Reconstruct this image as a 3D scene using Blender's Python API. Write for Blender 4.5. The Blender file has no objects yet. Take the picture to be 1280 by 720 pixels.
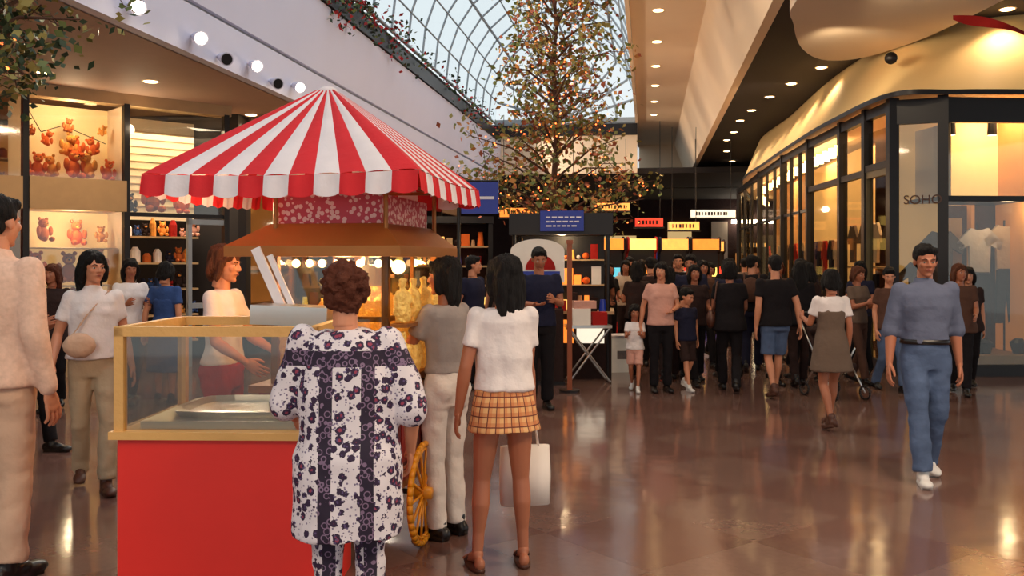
import bpy, math, random
import numpy as np
from mathutils import Vector, Matrix, noise
random.seed(7)
SC=bpy.context.scene
COL=SC.collection
TH=math.radians(8.41)      # the mall axis is turned 8.4 deg from the survey axis (+Y)

# ------------------------------------------------------------------ materials
def lin(c):
    return tuple(((v/255)/12.92 if v/255<=.04045 else ((v/255+.055)/1.055)**2.4) for v in c)
def M(name,col,rough=.6,metal=0,es=0,ecol=None,var=.12,nscale=6,bump=0,bscale=40,spec=.5,coat=0,aniso=None):
    m=bpy.data.materials.new(name); m.use_nodes=True
    nt=m.node_tree; b=nt.nodes['Principled BSDF']
    c=lin(col)
    tc=nt.nodes.new('ShaderNodeTexCoord')
    nz=nt.nodes.new('ShaderNodeTexNoise'); nz.inputs['Scale'].default_value=nscale; nz.inputs['Detail'].default_value=3
    nt.links.new(tc.outputs['Object'],nz.inputs['Vector'])
    mx=nt.nodes.new('ShaderNodeMix'); mx.data_type='RGBA'
    mx.inputs['A'].default_value=(*[v*(1-var) for v in c],1)
    mx.inputs['B'].default_value=(*[min(1,v*(1+var)) for v in c],1)
    nt.links.new(nz.outputs['Fac'],mx.inputs['Factor'])
    nt.links.new(mx.outputs['Result'],b.inputs['Base Color'])
    b.inputs['Roughness'].default_value=rough; b.inputs['Metallic'].default_value=metal
    b.inputs['Specular IOR Level'].default_value=spec
    if coat: b.inputs['Coat Weight'].default_value=coat
    if es:
        b.inputs['Emission Color'].default_value=(*lin(ecol or col),1); b.inputs['Emission Strength'].default_value=es
    if bump:
        n2=nt.nodes.new('ShaderNodeTexNoise'); n2.inputs['Scale'].default_value=bscale; n2.inputs['Detail'].default_value=4
        mp=nt.nodes.new('ShaderNodeMapping')
        if aniso: mp.inputs['Scale'].default_value=aniso
        nt.links.new(tc.outputs['Object'],mp.inputs['Vector']); nt.links.new(mp.outputs['Vector'],n2.inputs['Vector'])
        bp=nt.nodes.new('ShaderNodeBump'); bp.inputs['Strength'].default_value=bump; bp.inputs['Distance'].default_value=.02
        nt.links.new(n2.outputs['Fac'],bp.inputs['Height']); nt.links.new(bp.outputs['Normal'],b.inputs['Normal'])
    return m
def glassmat(name,tint=(235,245,245),fac=.1):
    m=bpy.data.materials.new(name); m.use_nodes=True; nt=m.node_tree
    for n in list(nt.nodes): nt.nodes.remove(n)
    o=nt.nodes.new('ShaderNodeOutputMaterial'); mix=nt.nodes.new('ShaderNodeMixShader')
    t=nt.nodes.new('ShaderNodeBsdfTransparent'); g=nt.nodes.new('ShaderNodeBsdfGlossy')
    t.inputs['Color'].default_value=(*lin(tint),1); g.inputs['Roughness'].default_value=.04
    mix.inputs[0].default_value=fac
    nt.links.new(t.outputs[0],mix.inputs[1]); nt.links.new(g.outputs[0],mix.inputs[2]); nt.links.new(mix.outputs[0],o.inputs[0])
    return m
class NT:
    """small node helper"""
    def __init__(s,name,rough=.8):
        s.m=bpy.data.materials.new(name); s.m.use_nodes=True; s.nt=s.m.node_tree; s.b=s.nt.nodes['Principled BSDF']
        s.b.inputs['Roughness'].default_value=rough
        s.tc=s.nt.nodes.new('ShaderNodeTexCoord')
        s.sep=s.nt.nodes.new('ShaderNodeSeparateXYZ'); s.nt.links.new(s.tc.outputs['Object'],s.sep.inputs[0])
    def math(s,op,a,b=None,c=None):
        n=s.nt.nodes.new('ShaderNodeMath'); n.operation=op
        for i,v in enumerate((a,b,c)):
            if v is None: continue
            if isinstance(v,(int,float)): n.inputs[i].default_value=v
            else: s.nt.links.new(v,n.inputs[i])
        return n.outputs[0]
    def mix(s,f,a,b):
        n=s.nt.nodes.new('ShaderNodeMix'); n.data_type='RGBA'
        for k,v in (('Factor',f),('A',a),('B',b)):
            if isinstance(v,tuple): n.inputs[k].default_value=(*lin(v),1)
            elif isinstance(v,(int,float)): n.inputs[k].default_value=v
            else: s.nt.links.new(v,n.inputs[k])
        return n.outputs['Result']
    def tex(s,kind,scale,vec=None,**kw):
        n=s.nt.nodes.new(kind); n.inputs['Scale'].default_value=scale
        s.nt.links.new(vec if vec else s.tc.outputs['Object'],n.inputs['Vector'])
        for k,v in kw.items(): setattr(n,k,v)
        return n

# ------------------------------------------------------------------ mesh builder
class MB:
    def __init__(s): s.ch=[]; s.mats=[]
    def mi(s,m):
        if m not in s.mats: s.mats.append(m)
        return s.mats.index(m)
    def add(s,V,F,mat):
        s.ch.append((np.asarray(V,float).reshape(-1,3),F,s.mi(mat))); return s
    def box(s,c,size,mat,rz=0,R=None):
        x,y,z=[v/2 for v in size]
        V=np.array([(a*x,b*y,d*z) for a in(-1,1) for b in(-1,1) for d in(-1,1)])
        if rz: R=Matrix.Rotation(rz,3,'Z')
        if R is not None: V=V@np.array(R).T
        V=V+np.array(c)
        return s.add(V,[(0,1,3,2),(4,6,7,5),(0,4,5,1),(2,3,7,6),(0,2,6,4),(1,5,7,3)],mat)
    def bx(s,x0,x1,y0,y1,z0,z1,mat):
        return s.box(((x0+x1)/2,(y0+y1)/2,(z0+z1)/2),(abs(x1-x0),abs(y1-y0),abs(z1-z0)),mat)
    def cyl(s,p0,p1,r0,r1,mat,n=10):
        p0=Vector(p0);p1=Vector(p1);d=(p1-p0)
        if d.length<1e-6: return s
        d.normalize(); a=d.orthogonal().normalized(); b=d.cross(a)
        V=[]
        for p,r in((p0,r0),(p1,r1)):
            for i in range(n):
                t=2*math.pi*i/n; V.append(p+a*(r*math.cos(t))+b*(r*math.sin(t)))
        F=[(i,(i+1)%n,n+(i+1)%n,n+i) for i in range(n)]
        F.append(tuple(range(n))[::-1]); F.append(tuple(range(n,2*n)))
        return s.add([tuple(v) for v in V],F,mat)
    def ell(s,c,r,mat,n=12,R=None):
        if isinstance(r,(int,float)): r=(r,r,r)
        m=max(4,n//2); V=[(0,0,-1)];F=[]
        for j in range(1,m):
            ph=-math.pi/2+math.pi*j/m
            for i in range(n):
                t=2*math.pi*i/n; V.append((math.cos(ph)*math.cos(t),math.cos(ph)*math.sin(t),math.sin(ph)))
        V.append((0,0,1)); L=len(V)-1
        for i in range(n): F.append((0,1+(i+1)%n,1+i))
        for j in range(m-2):
            for i in range(n):
                a=1+j*n+i;b=1+j*n+(i+1)%n; F.append((a,b,b+n,a+n))
        for i in range(n): F.append((L,1+(m-2)*n+i,1+(m-2)*n+(i+1)%n))
        V=np.array(V)*np.array(r)
        if R is not None: V=V@np.array(R).T
        return s.add(V+np.array(c),F,mat)
    def chain(s,pts,rs,mat,n=12):
        for i,(p,r) in enumerate(zip(pts,rs)):
            s.ell(p,r,mat,n)
            if i: s.cyl(pts[i-1],p,rs[i-1],r,mat,n)
        return s
    def tube(s,pts,rs,mat,n=8):
        for i in range(1,len(pts)): s.cyl(pts[i-1],pts[i],rs[i-1],rs[i],mat,n)
        return s
    def loft(s,rings,mat,n=24,ex=2.3,f=None):
        """rings: (z,cx,cy,rx,ry)"""
        V=[];F=[]
        for (z,cx,cy,rx,ry) in rings:
            for i in range(n):
                t=2*math.pi*i/n; c,sn=math.cos(t),math.sin(t)
                k=(abs(c)**ex+abs(sn)**ex)**(-1/ex)
                V.append((cx+rx*c*k,cy+ry*sn*k,z))
        for j in range(len(rings)-1):
            for i in range(n):
                F.append((j*n+i,j*n+(i+1)%n,(j+1)*n+(i+1)%n,(j+1)*n+i))
        F.append(tuple(range(n))[::-1]); F.append(tuple((len(rings)-1)*n+i for i in range(n)))
        if f: V=[f(v) for v in V]
        return s.add(V,F,mat)
    def prism(s,pts,z0,z1,mat):
        n=len(pts); V=[(p[0],p[1],z0) for p in pts]+[(p[0],p[1],z1) for p in pts]
        F=[tuple(range(n)),tuple(range(n,2*n))[::-1]]+[(i,n+i,n+(i+1)%n,(i+1)%n) for i in range(n)]
        return s.add(V,F,mat)
    def raw(s):
        V=[];F=[];o=0
        for v,f,m in s.ch:
            V.append(v); F+= [tuple(int(q)+o for q in t) for t in f]; o+=len(v)
        return np.concatenate(V),F
    def obj(s,name,parent=None,smooth=False,loc=(0,0,0),rz=0):
        V=[];F=[];mi=[];o=0
        for v,f,m in s.ch:
            V.append(v)
            if isinstance(f,np.ndarray): F+=(f+o).tolist()
            else: F+=[tuple(q+o for q in t) for t in f]
            mi+=[m]*len(f); o+=len(v)
        V=np.concatenate(V)
        me=bpy.data.meshes.new(name); me.from_pydata(V.tolist(),[],F)
        for m in s.mats: me.materials.append(m)
        me.polygons.foreach_set('material_index',mi)
        if smooth: me.polygons.foreach_set('use_smooth',[True]*len(F))
        me.update()
        ob=bpy.data.objects.new(name,me); COL.objects.link(ob)
        ob.location=loc; ob.rotation_euler=(0,0,rz)
        if parent: ob.parent=parent
        return ob
def empty(name,loc=(0,0,0),rz=0):
    e=bpy.data.objects.new(name,None); e.location=loc; e.rotation_euler=(0,0,rz); e.empty_display_size=.2
    COL.objects.link(e); return e
def fuse(mb,voxel,smooth=4,disp=None):
    V,F=mb.raw()
    me=bpy.data.meshes.new('tmp'); me.from_pydata(V.tolist(),[],F)
    ob=bpy.data.objects.new('tmp',me); COL.objects.link(ob)
    m=ob.modifiers.new('r','REMESH'); m.mode='VOXEL'; m.voxel_size=voxel; m.adaptivity=0
    q=ob.modifiers.new('s','SMOOTH'); q.factor=.5; q.iterations=smooth
    dg=bpy.context.evaluated_depsgraph_get(); ev=ob.evaluated_get(dg)
    m2=bpy.data.meshes.new_from_object(ev)
    n=len(m2.vertices); co=np.empty(n*3); m2.vertices.foreach_get('co',co); co=co.reshape(-1,3)
    if disp:
        no=np.empty(n*3); m2.vertices.foreach_get('normal',no); no=no.reshape(-1,3)
        a,fx,fy,fz=disp
        d=np.array([noise.noise(Vector((p[0]*fx,p[1]*fy,p[2]*fz)))+.5*noise.noise(Vector((p[0]*fx*2.1+7,p[1]*fy*2.1,p[2]*fz*2.1))) for p in co])
        co=co+no*(a*d)[:,None]
    nl=len(m2.loops); li=np.empty(nl,dtype=np.int32); m2.loops.foreach_get('vertex_index',li)
    tot=np.empty(len(m2.polygons),dtype=np.int32); m2.polygons.foreach_get('loop_total',tot)
    if len(tot) and (tot==4).all(): Fo=li.reshape(-1,4)
    else:
        Fo=[];k=0
        for t in tot: Fo.append(tuple(li[k:k+t].tolist())); k+=t
    bpy.data.objects.remove(ob); bpy.data.meshes.remove(me); bpy.data.meshes.remove(m2)
    return co,Fo

# ------------------------------------------------------------------ people
SKIN=M('skin',(206,138,104),.5,var=.06)
SKIN2=M('skin_tan',(172,106,76),.5,var=.06)
LIP=M('lips',(160,78,66),.45); EYEW=M('eye_white',(215,208,198),.3); IRIS=M('iris_dark',(30,18,12),.2)
HBLK=M('hair_black',(17,12,12),.7,bump=1,bscale=60,aniso=(3,3,.3),spec=.3); HBRN=M('hair_brown',(84,40,24),.7,bump=.9,bscale=45,spec=.25)
HLB=M('hair_chestnut',(92,52,34),.7,bump=.8,bscale=60,aniso=(3,3,.3),spec=.25)
def cloth(name,col,**k):
    k.setdefault('bump',1); k.setdefault('bscale',8); k.setdefault('spec',.2)
    return M('cloth_'+name,col,.9,**k)
WHITE=cloth('white',(232,222,220)); CREAM=cloth('cream',(210,186,162)); BEIGE=cloth('beige',(208,172,146)); KHAKI=cloth('khaki',(178,156,128))
GREY=cloth('grey',(158,148,144)); BLACK=cloth('black',(25,21,24)); NAVY=cloth('navy',(32,33,54)); CHAM=cloth('chambray',(96,102,124))
DENIM=cloth('denim',(80,96,126),var=.35,nscale=9); RED=cloth('red',(166,36,32)); PINK=cloth('pink',(212,158,142)); BROWN=cloth('brown',(84,58,48))
TAUPE=cloth('taupe',(108,90,78)); BLUE=cloth('blue',(54,78,130)); WPANT=cloth('offwhite_trousers',(232,220,210)); DBR=cloth('darkbrown',(50,35,33))
PSH=cloth('blush_pattern',(222,184,162),var=.22,nscale=45)
SHB=M('shoe_black',(22,18,18),.35); SHW=M('shoe_white',(220,216,212),.6); SHBR=M('shoe_brown',(80,44,30),.5)

# floral print
f=NT('cloth_floral')
wh=(224,216,222); pur=(50,32,62)
v1=f.tex('ShaderNodeTexVoronoi',25); d1=v1.outputs['Distance']
nz=f.tex('ShaderNodeTexNoise',70)
dd=f.math('ADD',d1,f.math('MULTIPLY',f.math('SUBTRACT',nz.outputs['Fac'],.5),.5))
flower=f.math('LESS_THAN',dd,.44); core=f.math('LESS_THAN',dd,.17)
ring=f.mix(core,pur,(150,60,84))
base=f.mix(flower,wh,ring)
v2=f.tex('ShaderNodeTexVoronoi',62); leaf=f.math('LESS_THAN',v2.outputs['Distance'],.27)
base=f.mix(f.math('MULTIPLY',leaf,.85),base,(92,76,120))
pais=f.math('LESS_THAN',f.math('ABSOLUTE',f.math('SUBTRACT',f.tex('ShaderNodeTexVoronoi',34).outputs['Distance'],.42)),.07)
band=f.mix(pais,(38,26,48),(128,104,132))
ax=f.math('ABSOLUTE',f.math('ADD',f.sep.outputs[0],.01))
bm=f.math('MULTIPLY',f.math('GREATER_THAN',ax,.058),f.math('LESS_THAN',ax,.112))
yz=f.math('MULTIPLY',f.math('GREATER_THAN',f.sep.outputs[2],1.275),f.math('LESS_THAN',f.sep.outputs[2],1.34))
msk=f.math('MAXIMUM',f.math('MULTIPLY',bm,f.math('LESS_THAN',f.sep.outputs[2],1.3)),yz)
f.nt.links.new(f.mix(msk,base,band),f.b.inputs['Base Color']); FLORAL=f.m
# plaid
p=NT('cloth_plaid')
def stripes(o,sc,w,ph=0): return p.math('GREATER_THAN',p.math('SINE',p.math('ADD',p.math('MULTIPLY',o,sc),ph)),w)
X,Y,Z=p.sep.outputs; ang=p.math('MULTIPLY',p.math('ARCTAN2',Y,X),.19)
c0=p.mix(p.math('MULTIPLY',stripes(ang,120,0),.55),(228,176,118),(210,122,68))
c0=p.mix(p.math('MULTIPLY',stripes(Z,120,0),.55),c0,(198,106,60))
c0=p.mix(stripes(ang,120,.93,1.2),c0,(110,50,38)); c0=p.mix(stripes(Z,120,.93,1.2),c0,(110,50,38))
p.nt.links.new(c0,p.b.inputs['Base Color']); PLAID=p.m

_d=SKIN
# --- head template (face to -Y, centre at origin, 0.225 tall)
h=MB()
h.ell((0,.012,.03),(.073,.092,.083),_d,20); h.ell((0,-.02,-.03),(.059,.066,.076),_d,20)
h.ell((0,-.022,-.072),(.047,.052,.034),_d,16); h.ell((0,-.062,-.092),(.022,.018,.017),_d,12)
h.chain([(0,-.082,.014),(0,-.1,-.022)],[.008,.011],_d,10)
for sgn in(-1,1):
    h.ell((sgn*.011,-.09,-.026),.009,_d,8); h.ell((sgn*.036,-.06,-.018),.022,_d,10)
    h.ell((sgn*.074,.01,-.003),(.011,.019,.031),_d,12)
    h.chain([(sgn*.012,-.08,.022),(sgn*.042,-.068,.02)],[.009,.008],_d,8)
h.ell((0,-.084,-.052),(.02,.01,.008),_d,10); h.cyl((0,.02,-.06),(0,.025,-.15),.05,.052,_d,16)
HEAD=fuse(h,.0055,3); HEADLO=fuse(h,.011,2)
def hand_tpl(curl,voxel):
    m=MB(); m.ell((0,0,-.045),(.015,.038,.052),_d,14); m.ell((0,.0,-.075),(.013,.04,.026),_d,14)
    m.chain([(0,0,.01),(0,0,-.02)],[.024,.022],_d,12)
    for yy,L,bz in((-.032,.072,-.086),(-.0108,.08,-.092),(.0108,.074,-.09),(.032,.058,-.082)):
        pts=[(0,yy*.9,bz+.02)]; x,z=0,bz; a=curl*.35; pts.append((x,yy,z))
        for k,q in enumerate((.45,.32,.25)):
            x+=math.sin(a)*L*q; z-=math.cos(a)*L*q; pts.append((x,yy*(1.04+.03*k),z)); a+=curl
        m.chain(pts,[.0098,.0092,.0084,.0077,.0066],_d,8)
    m.chain([(.004,-.022,-.025),(.014,-.044,-.052),(.022,-.053,-.078),(.027,-.055,-.1)],[.014,.0118,.0098,.008],_d,8)
    return fuse(m,voxel,2)
HAND={('r',1):hand_tpl(.38,.003),('r',0):hand_tpl(.38,.006),('g',1):hand_tpl(.95,.003),('g',0):hand_tpl(.95,.006)}
def foot_tpl(kind):
    m=MB()
    if kind=='shoe':
        m.ell((0,.045,.042),(.038,.045,.044),_d,14); m.ell((0,-.03,.045),(.038,.09,.04),_d,14); m.ell((0,-.125,.03),(.046,.07,.032),_d,14)
        m.chain([(0,.01,.06),(0,.015,.11)],[.042,.042],_d,12); m.bx(-.036,.036,-.15,.06,0,.02,_d)
    else:
        m.ell((0,.045,.045),(.03,.035,.036),_d,12); m.chain([(0,.01,.085),(0,-.05,.055),(0,-.12,.035)],[.032,.03,.024],_d,12)
        m.ell((0,-.12,.032),(.042,.045,.018),_d,12)
        for i,xx in enumerate((-.03,-.013,.003,.018,.031)): m.chain([(xx*.9,-.13,.03),(xx*1.05,-.178+abs(i-1.3)*.009,.024)],[.011,.009],_d,8)
    V,F=fuse(m,.006,2); V[:,2]=np.maximum(V[:,2],0.0 if kind=='shoe' else .018); return V,F
SHOE=foot_tpl('shoe'); FOOT=foot_tpl('bare')

FR=[(.78,.160,.10,.01),(.90,.168,.116,.012),(.98,.148,.104,.005),(1.07,.122,.088,0),(1.16,.127,.092,0),(1.26,.145,.104,-.005),(1.34,.150,.092,.005),(1.39,.125,.068,.01),(1.425,.066,.052,.01)]
MR=[(.78,.160,.105,.005),(.90,.164,.114,.008),(.98,.156,.108,.003),(1.07,.150,.104,0),(1.16,.158,.108,0),(1.26,.174,.116,-.003),(1.34,.180,.102,.003),(1.39,.15,.072,.008),(1.425,.072,.055,.01)]
def flipx(V,F):
    V=V.copy(); V[:,0]*=-1
    F=F[:,::-1] if isinstance(F,np.ndarray) else [t[::-1] for t in F]
    return V,F
def figure(name,x,y,yaw,ht,sex='f',b=1.0,top=WHITE,sleeve='short',hem=.9,flare=0,bottom='pants',bmat=BLACK,bhem=.12,
           shoes=SHB,hair='long',hm=HBLK,skin=SKIN,L=None,R=None,legs='stand',lean=0,slean=0,hy=0,hp=0,hs=1.0,
           vox=.016,hi=0,grip=('r','r'),collar=False,extra=None,wr=.006,slr=1.0):
    out=MB()
    rings=FR if sex=='f' else MR
    k=1.0 if sex=='f' else 1.13
    def T(p):
        p=list(p)
        if p[2]>.95: d=p[2]-.95; p[1]-=lean*d; p[0]+=slean*d
        return tuple(p)
    def ring(z,inf=0,fl=0):
        zs=[r[0] for r in rings]
        rx=np.interp(z,zs,[r[1] for r in rings]); ry=np.interp(z,zs,[r[2] for r in rings]); cy=np.interp(z,zs,[r[3] for r in rings])
        bb=b if z<1.3 else 1+(b-1)*.6
        return [z,0,cy,rx*bb+inf+fl,ry*bb+inf+fl]
    sx=(.152 if sex=='f' else .178)*(1+(b-1)*.6)
    S={1:Vector(T((sx,.008,1.375))),-1:Vector(T((-sx,.008,1.375)))}
    dE,dW=(.035,.035,-.275),(.045,-.02,-.52)
    arms={}
    for sd,a in((1,L),(-1,R)):
        e,w=a if a else (dE,dW)
        arms[sd]=(S[sd]+Vector((e[0]*sd,e[1],e[2])),S[sd]+Vector((w[0]*sd,w[1],w[2])))
    if legs=='stand': LG={1:((.088,-.012,.48),(.088,.02,.085)),-1:((-.088,-.012,.48),(-.088,.02,.085))}
    elif legs=='walk': LG={1:((.085,-.15,.49),(.07,-.24,.085)),-1:((-.085,.0,.47),(-.07,.2,.14))}
    elif legs=='walk2': LG={-1:((-.085,-.13,.49),(-.07,-.2,.085)),1:((.085,.0,.47),(.07,.17,.13))}
    elif legs=='apart': LG={1:((.12,-.01,.48),(.15,.02,.085)),-1:((-.1,-.02,.48),(-.11,.0,.085))}
    else: LG=legs
    # skin
    s=MB(); s.chain([T((0,.012,1.36)),T((0,.004,1.5))],[.052*k,.047*k],skin)
    s.ell(T((0,.01,1.37)),(.1*k,.06,.045),skin,14)
    for sd in(1,-1):
        e,w=arms[sd]; up=S[sd].lerp(e,.45); fo=e.lerp(w,.28)
        s.chain([S[sd],up,e,fo,w],[.047*k,.043*k*(1+(b-1)*.7),.035*k,.038*k,.024*k],skin)
    bare=bottom in('skirt','dress','shorts')
    if bare:
        for sd in(1,-1):
            kn,an=map(Vector,LG[sd]); hip=Vector((sd*.082,0,.86)); mid=hip.lerp(kn,.5); cf=kn.lerp(an,.32)+Vector((0,.014,0))
            s.chain([hip,mid,kn,cf,kn.lerp(an,.7),an],[.08,.068,.048,.05,.034,.031],skin)
    out.add(*fuse(s,vox*.75,3),skin)
    # hands
    for sd,g in((1,grip[0]),(-1,grip[1])):
        e,w=arms[sd]; d=(w-e).normalized(); zc=-d
        ref=Vector((0,1,0)) if abs(d.y)<.8 else Vector((0,0,-1))
        yc=(ref-zc*ref.dot(zc)).normalized(); xc=yc.cross(zc)
        V,F=HAND[(g,hi)]
        if sd==1: V,F=flipx(V,F)
        Rm=np.array([list(xc),list(yc),list(zc)]).T
        out.add((V*(.96 if sex=='f' else 1.05))@Rm.T+np.array(w+d*.008),F,skin)
    # top
    if top:
        t=MB(); inf=.013 if sex=='f' else .018
        zs=[hem]+[z for z in (.84,.9,.98,1.07,1.16,1.26,1.34,1.39,1.42) if z>hem+.03]
        rr=[]
        for z in zs:
            fl=flare*max(0,min(1,(1.2-z)/(1.2-min(hem,1.1)))) if z<1.2 else 0
            if flare and z<1.2:
                q=ring(max(z,.9),inf,fl); w0=ring(.9,inf); q[3]=max(q[3],w0[3]*.93); q[4]=max(q[4],w0[4]*.93); q[0]=z
            else: q=ring(max(z,.78),inf,fl); q[0]=z
            rr.append(q)
        t.loft(rr,top,f=T)
        if sex=='f':
            for sd in(-1,1): t.ell(T((sd*.062*b,-.078*b,1.262)),(.06*b,.048*b,.055),top,12)
        for sd in(1,-1):
            e,w=arms[sd]
            if sleeve=='short': m_=S[sd].lerp(e,.62); t.chain([S[sd],S[sd].lerp(e,.3)],[.055*k,.056*k*b],top); t.cyl(S[sd].lerp(e,.3),m_,.056*k*b,.061*k*b,top,14)
            elif sleeve=='elbow':
                t.chain([S[sd],S[sd].lerp(e,.5)],[.057*k*(1+(b-1)*.5),.057*k*slr],top); t.cyl(S[sd].lerp(e,.5),e,.057*k*slr,.056*k*slr,top,14); t.chain([e,e.lerp(w,.12)],[.056*k*slr,.056*k*slr],top,14)
            elif sleeve=='long': t.chain([S[sd],e,e.lerp(w,.5),w],[.056*k,.051*k,.045*k,.036*k],top)
            else: t.ell(S[sd],.052,top)
        if collar: t.cyl(T((0,.012,1.39)),T((0,.008,1.465)),.075*k,.058*k,top,16)
        out.add(*fuse(t,vox,3,(wr*1.25,8,8,6)),top)
    # bottom
    if bottom in('pants','shorts','tights'):
        t=MB(); rr=[ring(z,.006 if (sex=='f') else .01) for z in(.80,.86,.92,.98,1.03)]
        t.loft(rr,bmat)
        for sd in(-1,1): t.ell((sd*.075,.055,.90),(.085*b,.075,.09),bmat)
        for sd in(1,-1):
            kn,an=map(Vector,LG[sd]); hip=Vector((sd*.085,0,.88))
            an2=kn.lerp(an,(kn.z-bhem)/(kn.z-an.z)) if bhem<kn.z else None
            if bottom=='shorts':
                e=hip.lerp(kn,(hip.z-bhem)/(hip.z-kn.z)) if bhem>kn.z else kn
                t.chain([hip,hip.lerp(e,.6)],[.092,.088],bmat); t.cyl(hip.lerp(e,.6),e,.088,.09,bmat,14)
            else:
                t.chain([hip,hip.lerp(kn,.5),kn,kn.lerp(an2,.55)],[.09*k*.96,.08*k,.064*k,.062*k],bmat); t.cyl(kn.lerp(an2,.55),an2+Vector((0,0,-.03)),.062*k,.063*k,bmat,14)
        out.add(*fuse(t,vox,3,(wr*1.3,7,7,9)),bmat)
        if sex=='m':
            q=MB(); rr=[ring(z,.022) for z in(.985,1.02)]
            if hem>.95: q.loft(rr,SHB,f=T); out.add(*q.raw(),SHB)
    elif bottom=='skirt':
        t=MB(); h0=ring(.9,.014)
        rr=[[bhem,0,.012,h0[3]+.028,h0[4]+.03],[(bhem+.88)/2,0,.012,h0[3]+.012,h0[4]+.014],h0,ring(.98,.014),ring(1.05,.014)]
        rr.sort(key=lambda q:q[0]); t.loft(rr,bmat)
        out.add(*fuse(t,vox*.8,2,(wr,14,14,3)),bmat)
    elif bottom=='dress':
        t=MB(); h0=ring(.9,.02)
        rr=[[bhem,0,.012,h0[3]+.04,h0[4]+.04],h0]+[ring(z,.02) for z in(.98,1.07,1.16,1.26)]
        t.loft(rr,bmat,f=T)
        for sd in(-1,1): t.chain([T((sd*.075,-.1,1.25)),T((sd*.08,-.05,1.4)),T((sd*.08,.03,1.41)),T((sd*.07,.09,1.25))],[.018]*4,bmat)
        out.add(*fuse(t,vox,2,(wr,10,10,4)),bmat)
    # shoes
    for sd in(1,-1):
        an=Vector(LG[sd][1]); pit=(an.z-.085)*6
        Rm=np.array(Matrix.Rotation(pit,3,'X') @ Matrix.Rotation(sd*.12,3,'Z'))
        for V,F,mt in ([(SHOE[0],SHOE[1],shoes)] if shoes!='sandal' else [(FOOT[0],FOOT[1],skin)]):
            V2=(V-np.array((0,0,.085)))@Rm.T+np.array(an)
            V2[:,2]=np.maximum(V2[:,2],0.0); out.add(V2,F,mt)
        if shoes=='sandal':
            q=MB(); q.loft([[0,0,-.05,.043,.125],[.022,0,-.05,.042,.123]],SHBR,16); q.chain([(-.04,-.1,.03),(0,-.1,.062),(.04,-.1,.03)],[.009,.01,.009],SHBR,8)
            V,F=q.raw(); out.add((V-np.array((0,0,.085)))@Rm.T+np.array(an),F,SHBR)
    # head & hair
    HM=Matrix.Translation(Vector(T((0,-.014,1.582+(hs-1)*.09))))@Matrix.Rotation(math.radians(hy),4,'Z')@Matrix.Rotation(math.radians(hp),4,'X')@Matrix.Scale(hs,4)
    A=np.array(HM)
    def put(VF,mt):
        V,F=VF; out.add(V@A[:3,:3].T+A[:3,3],F,mt)
    put(HEAD if hi else HEADLO,skin)
    q=MB()
    for sgn in(-1,1): q.ell((sgn*.029,-.0735,.001),(.0115,.008,.0055),EYEW,10)
    put(q.raw(),EYEW); q=MB()
    for sgn in(-1,1): q.ell((sgn*.029,-.0785,.001),(.0058,.005,.0056),IRIS,8); q.chain([(sgn*.016,-.088,.021),(sgn*.03,-.086,.026),(sgn*.044,-.077,.021)],[.0028,.0032,.002],IRIS,6)
    put(q.raw(),IRIS); q=MB(); q.ell((0,-.0885,-.05),(.019,.0055,.0036),LIP,10); q.ell((0,-.088,-.056),(.016,.006,.0042),LIP,10); put(q.raw(),LIP)
    t=MB(); amp=(.008,34,34,14)
    if hair=='short':
        t.ell((0,.024,.052),(.083,.097,.082),hm,18); t.ell((0,.055,-.01),(.07,.052,.06),hm,14)
        t.chain([(-.045,-.05,.085),(.0,-.062,.092),(.05,-.045,.082)],[.024,.028,.024],hm,10)
        for sgn in(-1,1): t.ell((sgn*.07,.0,.03),(.014,.035,.035),hm,10)
    elif hair=='curly':
        t.ell((0,.02,.035),(.094,.1,.092),hm,18); t.ell((0,.045,-.035),(.08,.062,.06),hm,14)
        for sgn in(-1,1): t.ell((sgn*.07,0,.0),(.03,.05,.055),hm,12)
        amp=(.022,34,34,34)
    else:
        Ln={'long':-.27,'bob':-.11,'mid':-.19}[hair] if isinstance(hair,str) else hair
        t.ell((0,.022,.047),(.088,.102,.086),hm,18)
        t.loft([[Ln,0,.07,.05,.022],[Ln*.7,0,.07,.085,.034],[Ln*.35,0,.058,.094,.05],[-.02,0,.045,.093,.07],[.04,0,.03,.086,.085]],hm)
        for sgn in(-1,1): t.chain([(sgn*.03,-.06,.082),(sgn*.066,-.035,.05),(sgn*.082,-.012,.0),(sgn*.084,.01,-.09)],[.02,.019,.02,.02],hm,10)
        amp=(.013,38,38,6)
    put(fuse(t,.009 if hi else .013,2,amp),hm)
    if extra: extra(out,arms,T)
    sc=ht/1.70
    o=out.obj(name,None,True,(x,y,0),math.radians(yaw)); o.scale=(sc,sc,sc); return o

def ex_purse(out,arms,T):
    q=MB(); q.ell((-.1,-.17,1.04),(.11,.06,.09),BEIGE,16); q.chain([(-.16,-.13,1.08),(-.05,-.14,1.25),(.1,-.04,1.42),(.12,.05,1.38)],[.009]*4,BEIGE,6)
    V,F=fuse(q,.01,2,(.006,20,20,20)); out.add(V,F,BEIGE)
BAG=M('paper_bag_white',(232,222,214),.7)
def ex_bag(out,arms,T):
    e,w=arms[-1]; c=w+Vector((.03,-.05,-.22)); q=MB()
    q.loft([[c.z-.36,c.x,c.y,.14,.06],[c.z-.2,c.x,c.y,.145,.06],[c.z-.03,c.x,c.y,.14,.03]],BAG,16,5)
    for s_ in(-1,1): q.tube([(c.x-.08,c.y+s_*.02,c.z-.05),(w.x-.01,w.y,w.z-.08),(w.x+.01,w.y,w.z-.08),(c.x+.05,c.y+s_*.02,c.z-.05)],[.004]*4,BAG,6)
    V,F=q.raw(); out.add(V,F,BAG)
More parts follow.
